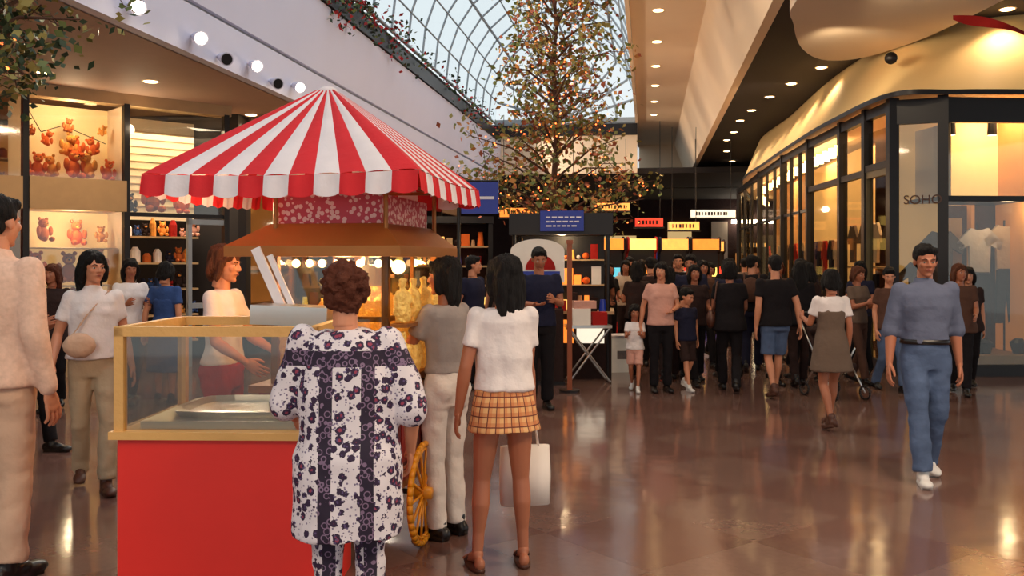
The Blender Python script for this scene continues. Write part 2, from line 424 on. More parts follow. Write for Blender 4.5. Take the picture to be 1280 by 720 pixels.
def ex_backpack(out,arms,T):
    q=MB(); q.ell((0,.17,1.2),(.14,.08,.19),BROWN,14)
    for s_ in(-1,1): q.chain([(s_*.1,.13,1.33),(s_*.11,.02,1.44),(s_*.11,-.1,1.33),(s_*.13,-.02,1.1)],[.018]*4,BROWN,8)
    V,F=fuse(q,.016,2); out.add(V,F,BROWN)
def ex_shoulderbag(out,arms,T):
    q=MB(); q.ell((.24,.03,.95),(.06,.14,.12),SHBR,14); q.tube([(.22,-.08,1.02),(.15,-.02,1.44),(.16,.05,1.44),(.22,.12,1.02)],[.01]*4,SHBR,6)
    V,F=q.raw(); out.add(V,F,SHBR)

# foreground
figure('woman_in_floral_dress',-.66,3.72,182,1.64,b=1.25,top=FLORAL,sleeve='elbow',hem=.57,flare=.008,bmat=FLORAL,hair='curly',hm=HBRN,
       L=((.085,-.03,-.27),(.09,-.25,-.36)),R=((.10,.02,-.27),(.085,-.10,-.47)),vox=.011,hi=1,slean=.02,wr=.010,hy=-6,shoes=SHBR,slr=1.2)
figure('woman_in_plaid_skirt',-.045,4.95,192,1.67,b=.94,top=WHITE,hem=.97,flare=.016,bottom='skirt',bmat=PLAID,bhem=.755,shoes='sandal',skin=SKIN2,
       L=((.07,.03,-.27),(.1,-.02,-.51)),R=((.0,-.06,-.27),(.04,-.12,-.5)),legs='apart',hy=25,hair='long',vox=.011,hi=1,wr=.009,extra=ex_bag,grip=('r','g'))
figure('woman_in_white_trousers',-.40,5.5,232,1.66,b=.93,top=GREY,hem=1.0,bmat=WPANT,bhem=.1,skin=SKIN2,hy=20,hair='mid',
       L=((.05,-.14,-.23),(.03,-.38,-.20)),R=((.02,-.1,-.25),(.0,-.34,-.24)),vox=.012,hi=1,wr=.007,grip=('g','r'))
figure('popcorn_vendor',-1.88,6.0,80,1.74,b=1.0,top=WHITE,hem=.95,bmat=RED,hair='bob',hm=HLB,
       L=((.03,-.10,-.26),(.0,-.26,-.34)),R=((.05,-.06,-.27),(.04,-.24,-.38)),vox=.013,hi=1,wr=.008,hp=6)
figure('woman_in_white_blouse',-3.05,6.7,28,1.71,b=.98,top=WHITE,hem=.93,flare=.02,bmat=KHAKI,shoes=SHBR,hair=-.22,legs='walk',
       L=((.06,.02,-.27),(.1,-.1,-.5)),R=((.08,.03,-.27),(.12,-.14,-.46)),vox=.013,hi=1,extra=ex_purse,hy=22,collar=True,wr=.008)
figure('man_in_beige_shirt',-2.66,4.75,165,1.98,'m',b=1.05,top=PSH,sleeve='long',hem=.86,flare=.02,bmat=BEIGE,hair='short',
       L=((.07,.02,-.27),(.1,-.04,-.52)),R=((.04,.02,-.27),(.06,-.04,-.52)),vox=.013,hi=1,collar=True,wr=.006)
figure('man_in_blue_shirt',3.12,6.95,-8,1.76,'m',b=.96,top=CHAM,sleeve='elbow',hem=.98,bmat=DENIM,shoes=SHW,hair='short',skin=SKIN2,legs='walk2',
       L=((.05,.05,-.27),(.07,.02,-.52)),R=((.05,.03,-.275),(.08,-.03,-.52)),vox=.013,hi=1,collar=True,wr=.009,hp=5)
figure('man_in_dark_shirt',.3,10.2,8,1.78,'m',top=NAVY,hem=.88,flare=.01,bmat=BLACK,hair='short',hp=14,L=((.05,-.03,-.26),(-.05,-.22,-.22)),R=((.05,-.03,-.26),(-.08,-.2,-.26)),vox=.016,skin=SKIN2)
figure('woman_in_pinafore_dress',3.12,9.0,185,1.55,top=WHITE,hem=1.0,bottom='dress',bmat=TAUPE,bhem=.62,shoes=SHBR,hair='bob',skin=SKIN2,L=((.05,-.08,-.25),(.05,-.25,-.2)),vox=.014,legs='walk2',hp=8)
# mid-distance crowd
C=[
 (1.86,11.5,5,1.62,dict(top=PINK,hem=.88,flare=.01,bmat=BLACK,hair='bob',L=((.08,0,-.25),(-.02,-.12,-.3)))),
 (1.55,11.6,-10,1.04,dict(top=WHITE,hem=.85,flare=.02,bottom='shorts',bmat=PINK,bhem=.55,hair='bob',hs=1.35,shoes=SHW,legs='walk')),
 (2.22,11.7,20,1.25,dict(top=NAVY,hem=.85,flare=.02,bottom='shorts',bmat=DBR,bhem=.5,hair='short',hs=1.25,shoes=SHW,legs='walk2')),
 (2.72,11.5,170,1.63,dict(top=BLACK,hem=.8,flare=.03,bmat=BLACK,hair='bob',legs='walk',b=1.1,extra=ex_shoulderbag)),
 (3.16,11.05,182,1.70,dict(sex='m',top=BLACK,hem=.86,flare=.02,bottom='shorts',bmat=DENIM,bhem=.52,hair='short',shoes=SHBR,legs='walk2')),
 (2.5,12.9,0,1.72,dict(sex='m',top=NAVY,hem=.9,bmat=BLACK,hair='short',legs='walk')),
 (4.05,12.6,200,1.6,dict(top=DBR,hem=.85,flare=.02,bmat=BLACK,hair='mid',legs='walk')),
 (5.55,11.4,-25,1.6,dict(top=BROWN,hem=.8,flare=.04,bmat=BLACK,hair='mid',hm=HLB,legs='walk')),
 (5.9,11.9,-15,1.55,dict(top=DBR,hem=.8,flare=.04,bmat=BLACK,hair='mid',legs='walk2')),
 (4.62,12.3,30,1.56,dict(top=TAUPE,hem=.88,bmat=BROWN,hair='bob',hm=HLB)),
 (4.75,11.6,10,1.55,dict(top=BROWN,hem=.85,flare=.02,bmat=DENIM,hair='short',legs='walk')),
 (1.38,14.6,175,1.7,dict(sex='m',top=BLACK,hem=.88,bmat=DBR,hair='short')),
 (-.5,11.8,60,1.7,dict(sex='m',top=NAVY,hem=.88,bmat=BLACK,hair='short')),
 (-4.4,10.6,40,1.66,dict(top=WHITE,hem=.92,bmat=BLACK,hair='mid')),
 (-3.95,10.5,170,1.62,dict(top=BLUE,hem=.95,bottom='dress',bmat=BLUE,bhem=.4,hair='bob')),
 (-5.1,10.2,20,1.6,dict(top=DBR,hem=.8,flare=.03,bmat=BLACK,hair='long',hm=HBRN)),
 (-5.5,9.6,60,1.62,dict(top=BROWN,hem=.8,flare=.03,bmat=BLACK,hair='mid',hm=HLB)),
 (-4.2,7.9,80,1.6,dict(top=NAVY,hem=.85,bmat=BLACK,hair='mid',legs='walk')),
 (2.15,14.3,190,1.68,dict(sex='m',top=DBR,hem=.88,bmat=BLACK,hair='short')),
 (2.95,14.2,10,1.64,dict(top=BROWN,hem=.88,bmat=BLACK,hair='mid',legs='walk')),
 (3.55,13.6,160,1.72,dict(sex='m',top=BLACK,hem=.88,bmat=NAVY,hair='short',legs='walk2',extra=ex_backpack)),
 (4.35,15,-10,1.62,dict(top=BROWN,hem=.88,bmat=BLACK,hair='bob',hm=HBRN)),
 (3.1,17,180,1.7,dict(sex='m',top=NAVY,hem=.88,bmat=BLACK,hair='short')),
 (2.0,16.2,0,1.64,dict(top=CREAM,hem=.88,bmat=DBR,hair='mid',legs='walk')),
 (4.1,17.6,0,1.66,dict(top=BLACK,hem=.88,bmat=BLACK,hair='bob')),
 (1.78,13.1,195,1.62,dict(top=DBR,hem=.85,flare=.02,bmat=BLACK,hair='mid')),
 (3.75,19.4,0,1.7,dict(sex='m',top=GREY,hem=.88,bmat=BLACK,hair='short')),
 (2.6,18.6,180,1.65,dict(top=BLACK,hem=.88,bmat=BLACK,hair='long')),
 (4.75,18.8,170,1.68,dict(sex='m',top=TAUPE,hem=.88,bmat=BLACK,hair='short')),
 (3.35,15.6,20,1.6,dict(top=NAVY,hem=.88,bmat=BLACK,hair='bob')),
 (2.45,16,30,1.66,dict(top=DBR,hem=.88,bmat=BLACK,hair='mid')),
 (5.0,13.2,-40,1.63,dict(top=NAVY,hem=.88,bmat=BLACK,hair='mid')),
 (1.62,17.4,180,1.7,dict(sex='m',top=BLACK,hem=.88,bmat=BLACK,hair='short')),
 (2.15,12.6,165,1.55,dict(top=BLACK,hem=.84,flare=.02,bmat=DBR,hair='long')),
 (3.0,12.7,185,1.66,dict(top=NAVY,hem=.84,flare=.02,bmat=BLACK,hair='mid',legs='walk')),
 (3.5,12.3,20,1.5,dict(top=BLACK,hem=.84,flare=.02,bmat=BLACK,hair='mid',legs='walk2')),
 (2.75,15.2,-20,1.74,dict(sex='m',top=BLACK,hem=.88,bmat=BLACK,hair='short')),
 (3.85,14.6,190,1.7,dict(sex='m',top=DBR,hem=.88,bmat=BLACK,hair='short',legs='walk')),
 (2.25,17.6,10,1.7,dict(sex='m',top=WHITE,hem=.88,bmat=BLACK,hair='short')),
 (1.62,15.4,30,1.6,dict(top=BLACK,hem=.88,bmat=BLACK,hair='mid')),
 (3.35,18.8,0,1.66,dict(top=RED,hem=.88,bmat=BLACK,hair='bob')),
 (3.75,12.0,170,1.62,dict(top=BLACK,hem=.84,flare=.02,bmat=DBR,hair='long')),
 (4.3,13.7,10,1.66,dict(sex='m',top=BLACK,hem=.88,bmat=BLACK,hair='short',legs='walk')),
 (2.42,12.2,10,1.58,dict(top=DBR,hem=.84,flare=.02,bmat=BLACK,hair='mid')),
 (-.15,14.2,20,1.65,dict(top=BROWN,hem=.88,bmat=BLACK,hair='mid')),
]
POSES=[None,((.04,-.04,-.27),(.03,-.24,-.34)),((.07,.06,-.26),(.1,.06,-.5)),((.03,-.08,-.26),(-.02,-.26,-.2))]
for i,(x,y,yw,ht,kw) in enumerate(C):
    kw.setdefault('vox',.018 if y<13 else .026); kw.setdefault('skin',SKIN2 if i%2 else SKIN)
    kw.setdefault('L',POSES[(i*3)%4]); kw.setdefault('R',POSES[(i*5+2)%4]); kw.setdefault('hy',[-25,10,30,-8,0][i%5]); kw.setdefault('hp',[0,8,14,-3][i%4])
    if kw.get('legs') is None and i%2: kw['legs']='walk2'
    figure('shopper',x,y,yw,ht,**kw)

# ------------------------------------------------------------------ architecture
CR=M('paint_cream',(236,212,184),.7,var=.05,nscale=1); FAS=M('paint_fascia_white',(214,210,226),.6,var=.05,nscale=1)
SOF=M('paint_soffit',(176,142,122),.7,var=.05); DKC=M('ceiling_dark',(32,26,28),.8); YEL=M('paint_warm_cream',(232,198,138),.65,var=.05,nscale=1)
DKM=M('metal_dark',(30,25,25),.4,.3); TAN=M('tan_cladding',(188,154,112),.6); STEEL=M('skylight_steel',(150,158,166),.5,.1)
GL=glassmat('shop_glass',(232,230,222),.08); GSKY=glassmat('skylight_glass',(246,250,252),.03)
LAMP=M('lamp_glow',(255,220,150),.5,es=14,ecol=(255,214,150)); LAMPW=M('spot_glow',(255,245,225),.5,es=20,ecol=(255,240,215))
WARM=M('emissive_display_wall',(248,220,166),.7,es=.5,ecol=(255,212,142)); WARM2=M('emissive_shop_wall',(204,144,84),.7,es=.26,ecol=(255,164,82),var=.35,nscale=2)  # back walls emit by themselves, in place of lamplight falling on them
WARM3=M('emissive_window_wall',(226,186,122),.7,es=.34,ecol=(255,196,116),var=.2,nscale=1.5)  # same self-glow for the panel and window back walls
SLAT=M('emissive_slat_wall',(216,200,170),.6,es=.12,ecol=(255,226,180)); GLOW=M('emissive_goods',(255,206,120),.6,es=1.6,ecol=(255,186,96))  # slat wall and goods also emit, imitating shop light on them

fl=NT('floor_polished_stone',.1)
mp=fl.nt.nodes.new('ShaderNodeMapping'); mp.inputs['Rotation'].default_value=(0,0,math.radians(45)); fl.nt.links.new(fl.tc.outputs['Object'],mp.inputs['Vector'])
ck=fl.tex('ShaderNodeTexChecker',1.15,mp.outputs['Vector'])
nz=fl.tex('ShaderNodeTexNoise',.8); nz2=fl.tex('ShaderNodeTexNoise',22); nz2.inputs['Detail'].default_value=6
bk=fl.nt.nodes.new('ShaderNodeTexBrick'); fl.nt.links.new(mp.outputs['Vector'],bk.inputs['Vector'])
bk.offset=0; bk.inputs['Scale'].default_value=1.15; bk.inputs['Brick Width'].default_value=.5; bk.inputs['Row Height'].default_value=.5; bk.inputs['Mortar Size'].default_value=.003
c1=fl.mix(ck.outputs['Fac'],(132,104,94),(116,82,74))
c1=fl.mix(fl.math('MULTIPLY',nz.outputs['Fac'],.8),c1,(112,86,78))
c1=fl.mix(fl.math('MULTIPLY',nz2.outputs['Fac'],.45),c1,(86,60,54))
c1=fl.mix(fl.math('MULTIPLY',bk.outputs['Fac'],.2),c1,(70,52,46))
fl.nt.links.new(c1,fl.b.inputs['Base Color'])
fl.nt.links.new(fl.math('ADD',fl.math('MULTIPLY',nz2.outputs['Fac'],.08),.085),fl.b.inputs['Roughness'])
n3=fl.tex('ShaderNodeTexNoise',2.2); bpn=fl.nt.nodes.new('ShaderNodeBump'); bpn.inputs['Strength'].default_value=.11; bpn.inputs['Distance'].default_value=.03
fl.nt.links.new(n3.outputs['Fac'],bpn.inputs['Height']); fl.nt.links.new(bpn.outputs['Normal'],fl.b.inputs['Normal'])
fl.b.inputs['IOR'].default_value=1.65; fl.b.inputs['Specular IOR Level'].default_value=.6; FLOOR=fl.m

a=MB(); a.bx(-17,17,-8,52,-.2,0,FLOOR); a.obj('floor',rz=-TH)
# left gallery slab, fascia, planter
a=MB(); a.bx(-17,-5.5,-8,33,4.1,4.35,SOF); a.obj('ceiling_left_gallery',rz=-TH)
a=MB(); a.bx(-5.52,-5.36,-8,33,4.1,4.68,FAS); a.bx(-5.5,-5.42,-8,33,4.68,4.74,STEEL)
V=[(-5.36,-8,4.74),(-5.36,33,4.74),(-5.28,33,5.88),(-5.28,-8,5.88),(-5.6,-8,4.74),(-5.6,33,4.74),(-5.6,33,5.88),(-5.6,-8,5.88)]
a.add(V,[(0,1,2,3),(4,7,6,5),(0,4,5,1),(3,2,6,7),(0,3,7,4),(1,5,6,2)],FAS); a.obj('wall_left_gallery_fascia',rz=-TH)
bp_=empty('balcony_planter',rz=-TH)
a=MB(); a.bx(-5.7,-5.24,-8,32.7,5.9,6.2,DKM); a.bx(-5.75,-5.6,-8,32.7,6.2,6.6,DKC); a.obj('trough',parent=bp_)
# right soffit, sloped panel, dark ceiling
a=MB(); a.bx(-.38,1.12,-8,40,6.6,6.8,CR); a.bx(-.44,-.36,-8,40,6.5,7.0,CR)
V=[(1.1,-8,6.62),(1.1,40,6.62),(1.65,40,5.12),(1.65,-8,5.12),(1.25,-8,6.7),(1.25,40,6.7),(1.8,40,5.12),(1.8,-8,5.12)]
a.add(V,[(0,3,2,1),(4,5,6,7),(0,4,7,3),(1,2,6,5),(3,7,6,2),(0,1,5,4)],CR)
a.obj('ceiling_soffit',rz=-TH)
a=MB(); a.bx(1.78,17,-8,40,5.2,5.4,DKC); a.obj('ceiling_right',rz=-TH)
# skylight vault
e=MB(); g=MB(); u0,u1=-5.5,-.38; uc=(u0+u1)/2; hw=(u1-u0)/2; N=12
def vp(i,v): 
    t=math.pi*i/N; return (uc-hw*math.cos(t),v,6.62+2.9*math.sin(t))
for i in range(N): g.add([vp(i,-8),vp(i,33),vp(i+1,33),vp(i+1,-8)],[(0,1,2,3)],GSKY)
v=-8
while v<=33.01:
    e.tube([vp(i,v) for i in range(N+1)],[.03]*(N+1),STEEL,6); v+=1.367
for i in range(0,N+1): e.cyl(vp(i,-8),vp(i,33),.022 if i%3 else .04,.022 if i%3 else .04,STEEL,6)
for i in range(1,N): e.cyl((uc,33,6.62),vp(i,33),.045,.045,STEEL,6)
for rr in(.4,.72):
    e.tube([(uc-hw*rr*math.cos(math.pi*i/N),33,6.62+2.9*rr*math.sin(math.pi*i/N)) for i in range(N+1)],[.04]*(N+1),STEEL,6)
e.bx(u0,u1,32.9,33.1,6.5,6.72,STEEL)
skl=empty('ceiling_skylight',rz=-TH)
g.obj('glazing',parent=skl); e.obj('ribs',parent=skl)
# end bulkheads
a=MB(); a.bx(-17,-.38,33,33.3,4.75,6.1,CR); a.bx(-17,-.38,32.9,33.3,6.1,6.55,DKM); a.bx(-.38,17,40,40.3,4.75,6.8,CR); a.bx(-17,17,33.3,50,4.75,4.95,DKC); a.obj('wall_end_bulkhead',rz=-TH)
a=MB(); a.bx(-17,17,48,48.3,0,4.8,DBR)
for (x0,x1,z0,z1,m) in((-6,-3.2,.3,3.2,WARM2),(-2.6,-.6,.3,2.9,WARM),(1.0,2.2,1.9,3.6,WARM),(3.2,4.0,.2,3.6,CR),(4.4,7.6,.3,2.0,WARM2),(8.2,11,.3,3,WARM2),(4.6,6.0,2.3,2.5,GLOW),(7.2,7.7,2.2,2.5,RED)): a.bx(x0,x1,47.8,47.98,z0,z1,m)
a.bx(4.2,6.6,47.6,47.9,3.5,3.68,LAMPW)
for i in range(7): a.bx(4.7+i*.2,4.8+i*.2,47.7,47.8,2.3,2.5,CR)
a.obj('wall_end',rz=-TH)
# left shops along corridor
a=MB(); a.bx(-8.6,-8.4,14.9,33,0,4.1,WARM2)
for i in range(6):
    v0=15+i*3; a.bx(-6.95,-6.8,v0-.09,v0+.09,0,4.1,DKM); a.bx(-6.95,-6.8,v0,v0+3,3.25,4.1,[TAN,NAVY,CR,TAN,RED,CR][i]); a.bx(-6.93,-6.86,v0,v0+3,0,.35,DKM)
    for k in range(3): a.bx(-8.35,-7.8,v0+.3,v0+2.7,.7+k*.7,.74+k*.7,TAN)
a.bx(-17,-6.8,14.6,14.9,0,4.1,DKC)
a.bx(-6.9,-6.88,15,33,.35,3.25,GL)
a.obj('wall_left_shops',rz=-TH)
a=MB(); a.bx(-16.9,-16.7,-8,33,0,4.1,SOF); a.obj('wall_left',rz=-TH)
# right fascia
def smooth_curve(P,n=8):
    out=[]
    for i in range(len(P)-1):
        p0=P[max(i-1,0)];p1=P[i];p2=P[i+1];p3=P[min(i+2,len(P)-1)]
        for k in range(n):
            t=k/n
            out.append(tuple(.5*((2*p1[j])+(-p0[j]+p2[j])*t+(2*p0[j]-5*p1[j]+4*p2[j]-p3[j])*t*t+(-p0[j]+3*p1[j]-3*p2[j]+p3[j])*t**3) for j in(0,1)))
    out.append(P[-1]); return out
B=smooth_curve([(10.5,13.0),(7.4,12.8),(6.2,12.8),(5.38,13.05),(5.4,15.5),(5.62,18),(6.1,22),(6.9,27.5),(9.5,36)])
Tt=smooth_curve([(10.5,13.2),(7.7,13.25),(6.75,13.7),(6.2,14.6),(6.15,16.3),(6.35,18.8),(6.85,22.6),(7.5,28),(10,36)])
a=MB(); V=[];F=[];n=len(B)
for q,w in zip(B,Tt): V+= [(q[0],q[1],4.0),(w[0],w[1],5.2)]
for i in range(n-1): F.append((2*i,2*i+1,2*i+3,2*i+2))
a.add(V,F,YEL)
V=[];F=[]
for q,w in zip(B,Tt): V+= [(q[0],q[1],4.0),(q[0]+3.2,q[1]+2.2,4.0)]
for i in range(n-1): F.append((2*i,2*i+2,2*i+3,2*i+1))
a.add(V,F,CR)
V=[];F=[]
for q in B: V+=[(q[0]-.03,q[1]-.02,3.95),(q[0]-.03,q[1]-.02,4.02)]
for i in range(n-1): F.append((2*i,2*i+1,2*i+3,2*i+2))
a.add(V,F,DKM)
a.cyl((5.62,13.6,4.62),(5.5,13.35,4.58),.07,.09,DKM,14)
a.obj('wall_right_curved_fascia',smooth=True)
# dropped soffit plate
P=smooth_curve([(3.6,8.5),(3.62,11.7),(3.95,12.9),(4.5,14.3),(5.1,15.15),(5.65,15.1),(6.0,14.3),(6.2,12.9),(6.3,8.5)],5)
a=MB(); a.prism(P,4.95,5.19,CR); a.obj('ceiling_dropped_soffit')
# right storefront
segs=[((10.4,13.3),(8.2,13.15),'win'),((8.2,13.15),(6.1,13.02),'win'),((6.1,13.02),(5.5,13.3),'panel'),((5.5,13.3),(5.52,14.3),'door'),((5.52,14.3),(5.6,15.6),'dark'),((5.6,15.6),(5.76,17.8),'dark'),
      ((5.76,17.8),(6.05,20.5),'lit'),((6.05,20.5),(6.55,24.3),'lit'),((6.55,24.3),(7.4,30),'lit'),((7.4,30),(9.4,36),'lit')]
st=MB(); gl=MB(); goods=MB()
TDK=cloth('garment_dark',(54,46,50)); BDOOR=M('door_frame_bronze',(112,100,74),.4,.4)
def outline(mb,pts,c,dx,dy,w,hh,mat):
    n=len(pts); V=[]
    for o in(-.02,.03):
        for p_ in pts: V.append((c[0]+dx*p_[0]*w-dy*o,c[1]+dy*p_[0]*w+dx*o,c[2]+p_[1]*hh))
    mb.add(V,[tuple(range(n)),tuple(range(n,2*n))[::-1]]+[(i,n+i,n+(i+1)%n,(i+1)%n) for i in range(n)],mat)
def shirt(mb,c,dx,dy,w,hh,mat): outline(mb,[(-.25,0),(.25,0),(.27,.62),(.5,.5),(.58,.68),(.22,1),(.08,.96),(-.08,.96),(-.22,1),(-.58,.68),(-.5,.5),(-.27,.62)],c,dx,dy,w,hh,mat)
def trousers(mb,c,dx,dy,w,hh,mat): outline(mb,[(-.3,1),(.3,1),(.36,0),(.1,0),(0,.62),(-.1,0),(-.36,0)],c,dx,dy,w,hh,mat)
for (A,Bq,kind) in segs:
    A=Vector(A);Bq=Vector(Bq);d=(Bq-A);Ln=d.length;d.normalize();nn=Vector((d.y,-d.x)); rz=math.atan2(d.y,d.x)
    def bb(off,z0,z1,m,t=.06,lo=0,hi_=1,tgt=st):
        c=A.lerp(Bq,(lo+hi_)/2)+nn*off; tgt.box((c.x,c.y,(z0+z1)/2),(Ln*(hi_-lo),t,z1-z0),m,rz=rz)
    st.box((A.x,A.y,2.0),(.14,.14,3.96),DKM,rz=rz)
    bb(0,3.6 if kind in('win','panel') else 3.8,3.95,DKM,.1); bb(0,0,.16,DKM,.1)
    bb(0,.16,3.6,GL,.012,tgt=gl)
    if kind=='win':
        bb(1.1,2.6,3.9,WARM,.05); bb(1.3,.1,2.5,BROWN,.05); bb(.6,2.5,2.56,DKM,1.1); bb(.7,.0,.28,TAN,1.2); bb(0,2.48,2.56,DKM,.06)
        bb(.5,2.56,3.6,CR,.9,.93,.96); bb(.5,2.56,3.6,CR,.9,.04,.07); bb(1.2,.3,2.3,TAN,.05,.55,.75)
        for q,z,m1,m2 in((.12,1.45,CREAM,TDK),(.34,1.5,CREAM,TDK),(.54,1.45,WHITE,TDK),(.82,1.4,TAUPE,TDK)):
            c=A.lerp(Bq,q)+nn*.75; shirt(goods,(c.x,c.y,z),d.x,d.y,.62,.68,m1); trousers(goods,(c.x,c.y,z-.8),d.x,d.y,.48,.82,m2)
            goods.cyl((c.x,c.y+.05,.28),(c.x,c.y+.05,z+.75),.015,.015,DKM,8)
        for q in(.15,.35,.6,.8):
            c=A.lerp(Bq,q)+nn*.4; goods.loft([[.28,c.x,c.y,.08,.08],[.44,c.x,c.y,.13,.1],[.5,c.x,c.y,.05,.05]],SHB,12)
        for q in(.2,.5,.8):
            c=A.lerp(Bq,q)+nn*.55; goods.cyl((c.x,c.y,3.9),(c.x,c.y,3.5),.05,.07,DKM,10); goods.cyl((c.x,c.y,3.5),(c.x,c.y,3.495),.06,.06,LAMP,10)
    elif kind=='panel':
        bb(.9,.1,3.9,WARM3,.05); bb(.5,0,.3,TAN,.7)
        c=A.lerp(Bq,.5)+nn*.5; goods.cyl((c.x,c.y,.3),(c.x,c.y,1.2),.02,.02,DKM,8); shirt(goods,(c.x,c.y,1.0),d.x,d.y,.5,.62,TAUPE)
    elif kind=='door':
        for q in(.06,.94): bb(0,0,3.0,BDOOR,.09,q-.05,q+.05)
        bb(0,2.9,3.0,BDOOR,.09); bb(0,.9,1.0,BDOOR,.08); bb(2.0,.1,3.9,WARM2,.05); bb(0,3.0,3.1,DKM,.12)
    elif kind=='dark':
        bb(.0,2.95,3.05,DKM,.1); bb(1.6,.1,3.9,WARM2,.05); bb(.8,.6,.66,TAN,.5); bb(.8,1.5,1.54,TAN,.4); bb(1.5,2.2,2.8,CR,.05,.2,.8)
        for q in(.2,.5,.8):
            c=A.lerp(Bq,q)+nn*.7; shirt(goods,(c.x,c.y,1.6),d.x,d.y,.5,.7,CREAM if q<.5 else TAUPE); trousers(goods,(c.x,c.y,.7),d.x,d.y,.4,.7,NAVY)
    else:
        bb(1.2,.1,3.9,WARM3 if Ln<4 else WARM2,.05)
        for q in(.33,.66): c=A.lerp(Bq,q); st.box((c.x,c.y,2),(.07,.07,3.9),DKM,rz=rz)
        bb(.6,.0,.5,TAN,.9); bb(.02,2.6,2.66,DKM,.06)
        for q in(.12,.3,.5,.7,.88):
            c=A.lerp(Bq,q)+nn*.6; shirt(goods,(c.x,c.y,1.25),d.x,d.y,.5,.8,[RED,CREAM,NAVY,TAUPE][int(q*9)%4]); trousers(goods,(c.x,c.y,.5),d.x,d.y,.45,.8,TDK)
            goods.cyl((c.x,c.y,3.9),(c.x,c.y,3.7),.06,.09,LAMP,10)
sf=empty('storefront_right')
for m_,nm in((st,'frame'),(goods,'garments'),(gl,'glass')): m_.obj(nm,parent=sf)
tx=bpy.data.curves.new('lettering','FONT'); tx.body='SOHO'; tx.size=.18; tx.extrude=.006
to=bpy.data.objects.new('lettering',tx); COL.objects.link(to); tx.materials.append(SHBR)
to.location=(5.60,13.17,2.45); to.rotation_euler=(math.pi/2,0,math.atan2(-.28,.6)); to.parent=sf
a=MB(); a.prism([(10.5,15.2),(10.7,15.2),(13.5,36),(13.2,36)],0,5.2,BROWN); a.obj('wall_right')
# red swag ribbon near ceiling
a=MB(); V=[];F=[];n=16
for i in range(n+1):
    t=i/n; X_=5.8+1.5*t; z=4.84-.36*t+.05*math.sin(t*5); w_=.03+.09*math.sin(math.pi*min(1,t*1.1+.1)); V+=[(X_,12.1+.1*math.sin(t*9),z-w_/2),(X_,12.1,z+w_/2)]
for i in range(n): F.append((2*i,2*i+2,2*i+3,2*i+1))
a.add(V,F,RED); a.obj('red_banner',smooth=True)

# lamps -------------------------------------------------------------
def light(name,kind,loc,power,col=(1,.74,.47),rad=.1,size=None,rot=None,spot=None):
    l=bpy.data.lights.new(name,kind); l.energy=power; l.color=col
    if kind in('POINT','SPOT'): l.shadow_soft_size=rad
    if kind=='SPOT': l.spot_size=spot or 2.2; l.spot_blend=.6
    if kind=='AREA': l.size=size
    o=bpy.data.objects.new(name,l); o.location=loc
    if rot: o.rotation_euler=rot
    COL.objects.link(o); return o
def mw(u,v): return (u*math.cos(TH)+v*math.sin(TH),-u*math.sin(TH)+v*math.cos(TH))
def aimrot(d): return Vector(d).normalized().to_track_quat('-Z','Y').to_euler()
dl=MB()
def down(x,y,z,r=.09):
    dl.cyl((x,y,z-.012),(x,y,z+.02),r,r,LAMP,14); dl.cyl((x,y,z-.006),(x,y,z+.02),r*1.35,r*1.35,CR,14)
RL=[(7.0,13.0),(5.7,16.95),(5.62,18.5),(5.6,20),(5.68,21.8),(5.8,23.4),(6.15,25.5),(6.35,27.2),(7,30),(7.9,33),(8.8,36.5)]
for i,(x,y) in enumerate(RL):
    down(x,y,5.2); light('downlight','SPOT',(x,y,5.15),60,rad=.08)
for (x,y) in((3.2,14),(3.3,18),(3.5,22),(2.6,10)):
    light('downlight','SPOT',(x,y,5.1),80,rad=.08)
for k in range(9):
    x,y=mw(.2,10.5+k*2.65); down(x,y,6.6,.1); light('downlight','SPOT',(x,y,6.55),100,rad=.08)
for (x,y) in((-6.1,12.0),(-4.95,12.6),(-5.6,9.5),(-7.5,11),(-4.4,15.5),(-3.9,19),(-3.2,23)):
    down(x,y,4.1); light('downlight','SPOT',(x,y,4.05),60,rad=.08)
dl.obj('recessed_downlights')
sp=MB()
def head(v,z,on):
    x,y=mw(-5.3,v); aim=Vector((.55,-.75,-.3)).normalized(); p_=Vector((x,y,z)); 
    q=p_+aim*.2; sp.cyl(p_-Vector((.12,0,-.02)),p_,.02,.02,FAS,8); sp.cyl(p_-aim*.02,q,.05,.085,FAS,14)
    if on: sp.cyl(q,q+aim*.01,.062,.062,LAMPW,14); light('spotlight','SPOT',tuple(q+aim*.05),90,(1,.86,.66),.05,rot=aimrot(aim))
    else: sp.cyl(q,q+aim*.005,.07,.07,DKM,14)
for v in(8.9,10.24,11.8,13.34,15.2,17.4): head(v,4.3,True)
for v in(10.9,12.5): head(v,4.2,False)
sp.obj('track_spotlights',smooth=False)
# added spots without fixtures, brightening the cream soffit opposite the gallery
for v in(2,7,12,17,22,27,31):
    x,y=mw(-5.1,v); light('added_soffit_fill','SPOT',(x,y,4.95),500,(1,.80,.58),.15,rot=aimrot((.95,.3,.30)),spot=1.3)
# fill spots added to even out the curved shop fascia, no fixtures
for (x,y,tx_,ty_) in((4.2,10.6,7.2,13),(4.3,12.8,6.2,15.5),(4.2,18,6.4,20)):
    light('added_fascia_fill','SPOT',(x,y,4.6),55,(1,.80,.52),.12,rot=aimrot((tx_-x,ty_-y,0)),spot=1.5)
for (u,v,p_) in((3.4,1,220),(3.4,5,200),(-2.5,-2,230)):
    x,y=mw(u,v); light('added_overhead_fill','AREA',(x,y,5.1),p_,(1,.77,.55),size=1.4)  # unseen area fill added overhead to brighten the foreground
# diffuse daylight through the skylight
s_=light('overcast_daylight','SUN',(0,0,20),1.2,(.88,.94,1)); s_.data.angle=math.radians(50); s_.rotation_euler=aimrot((-.62,.0,-1))
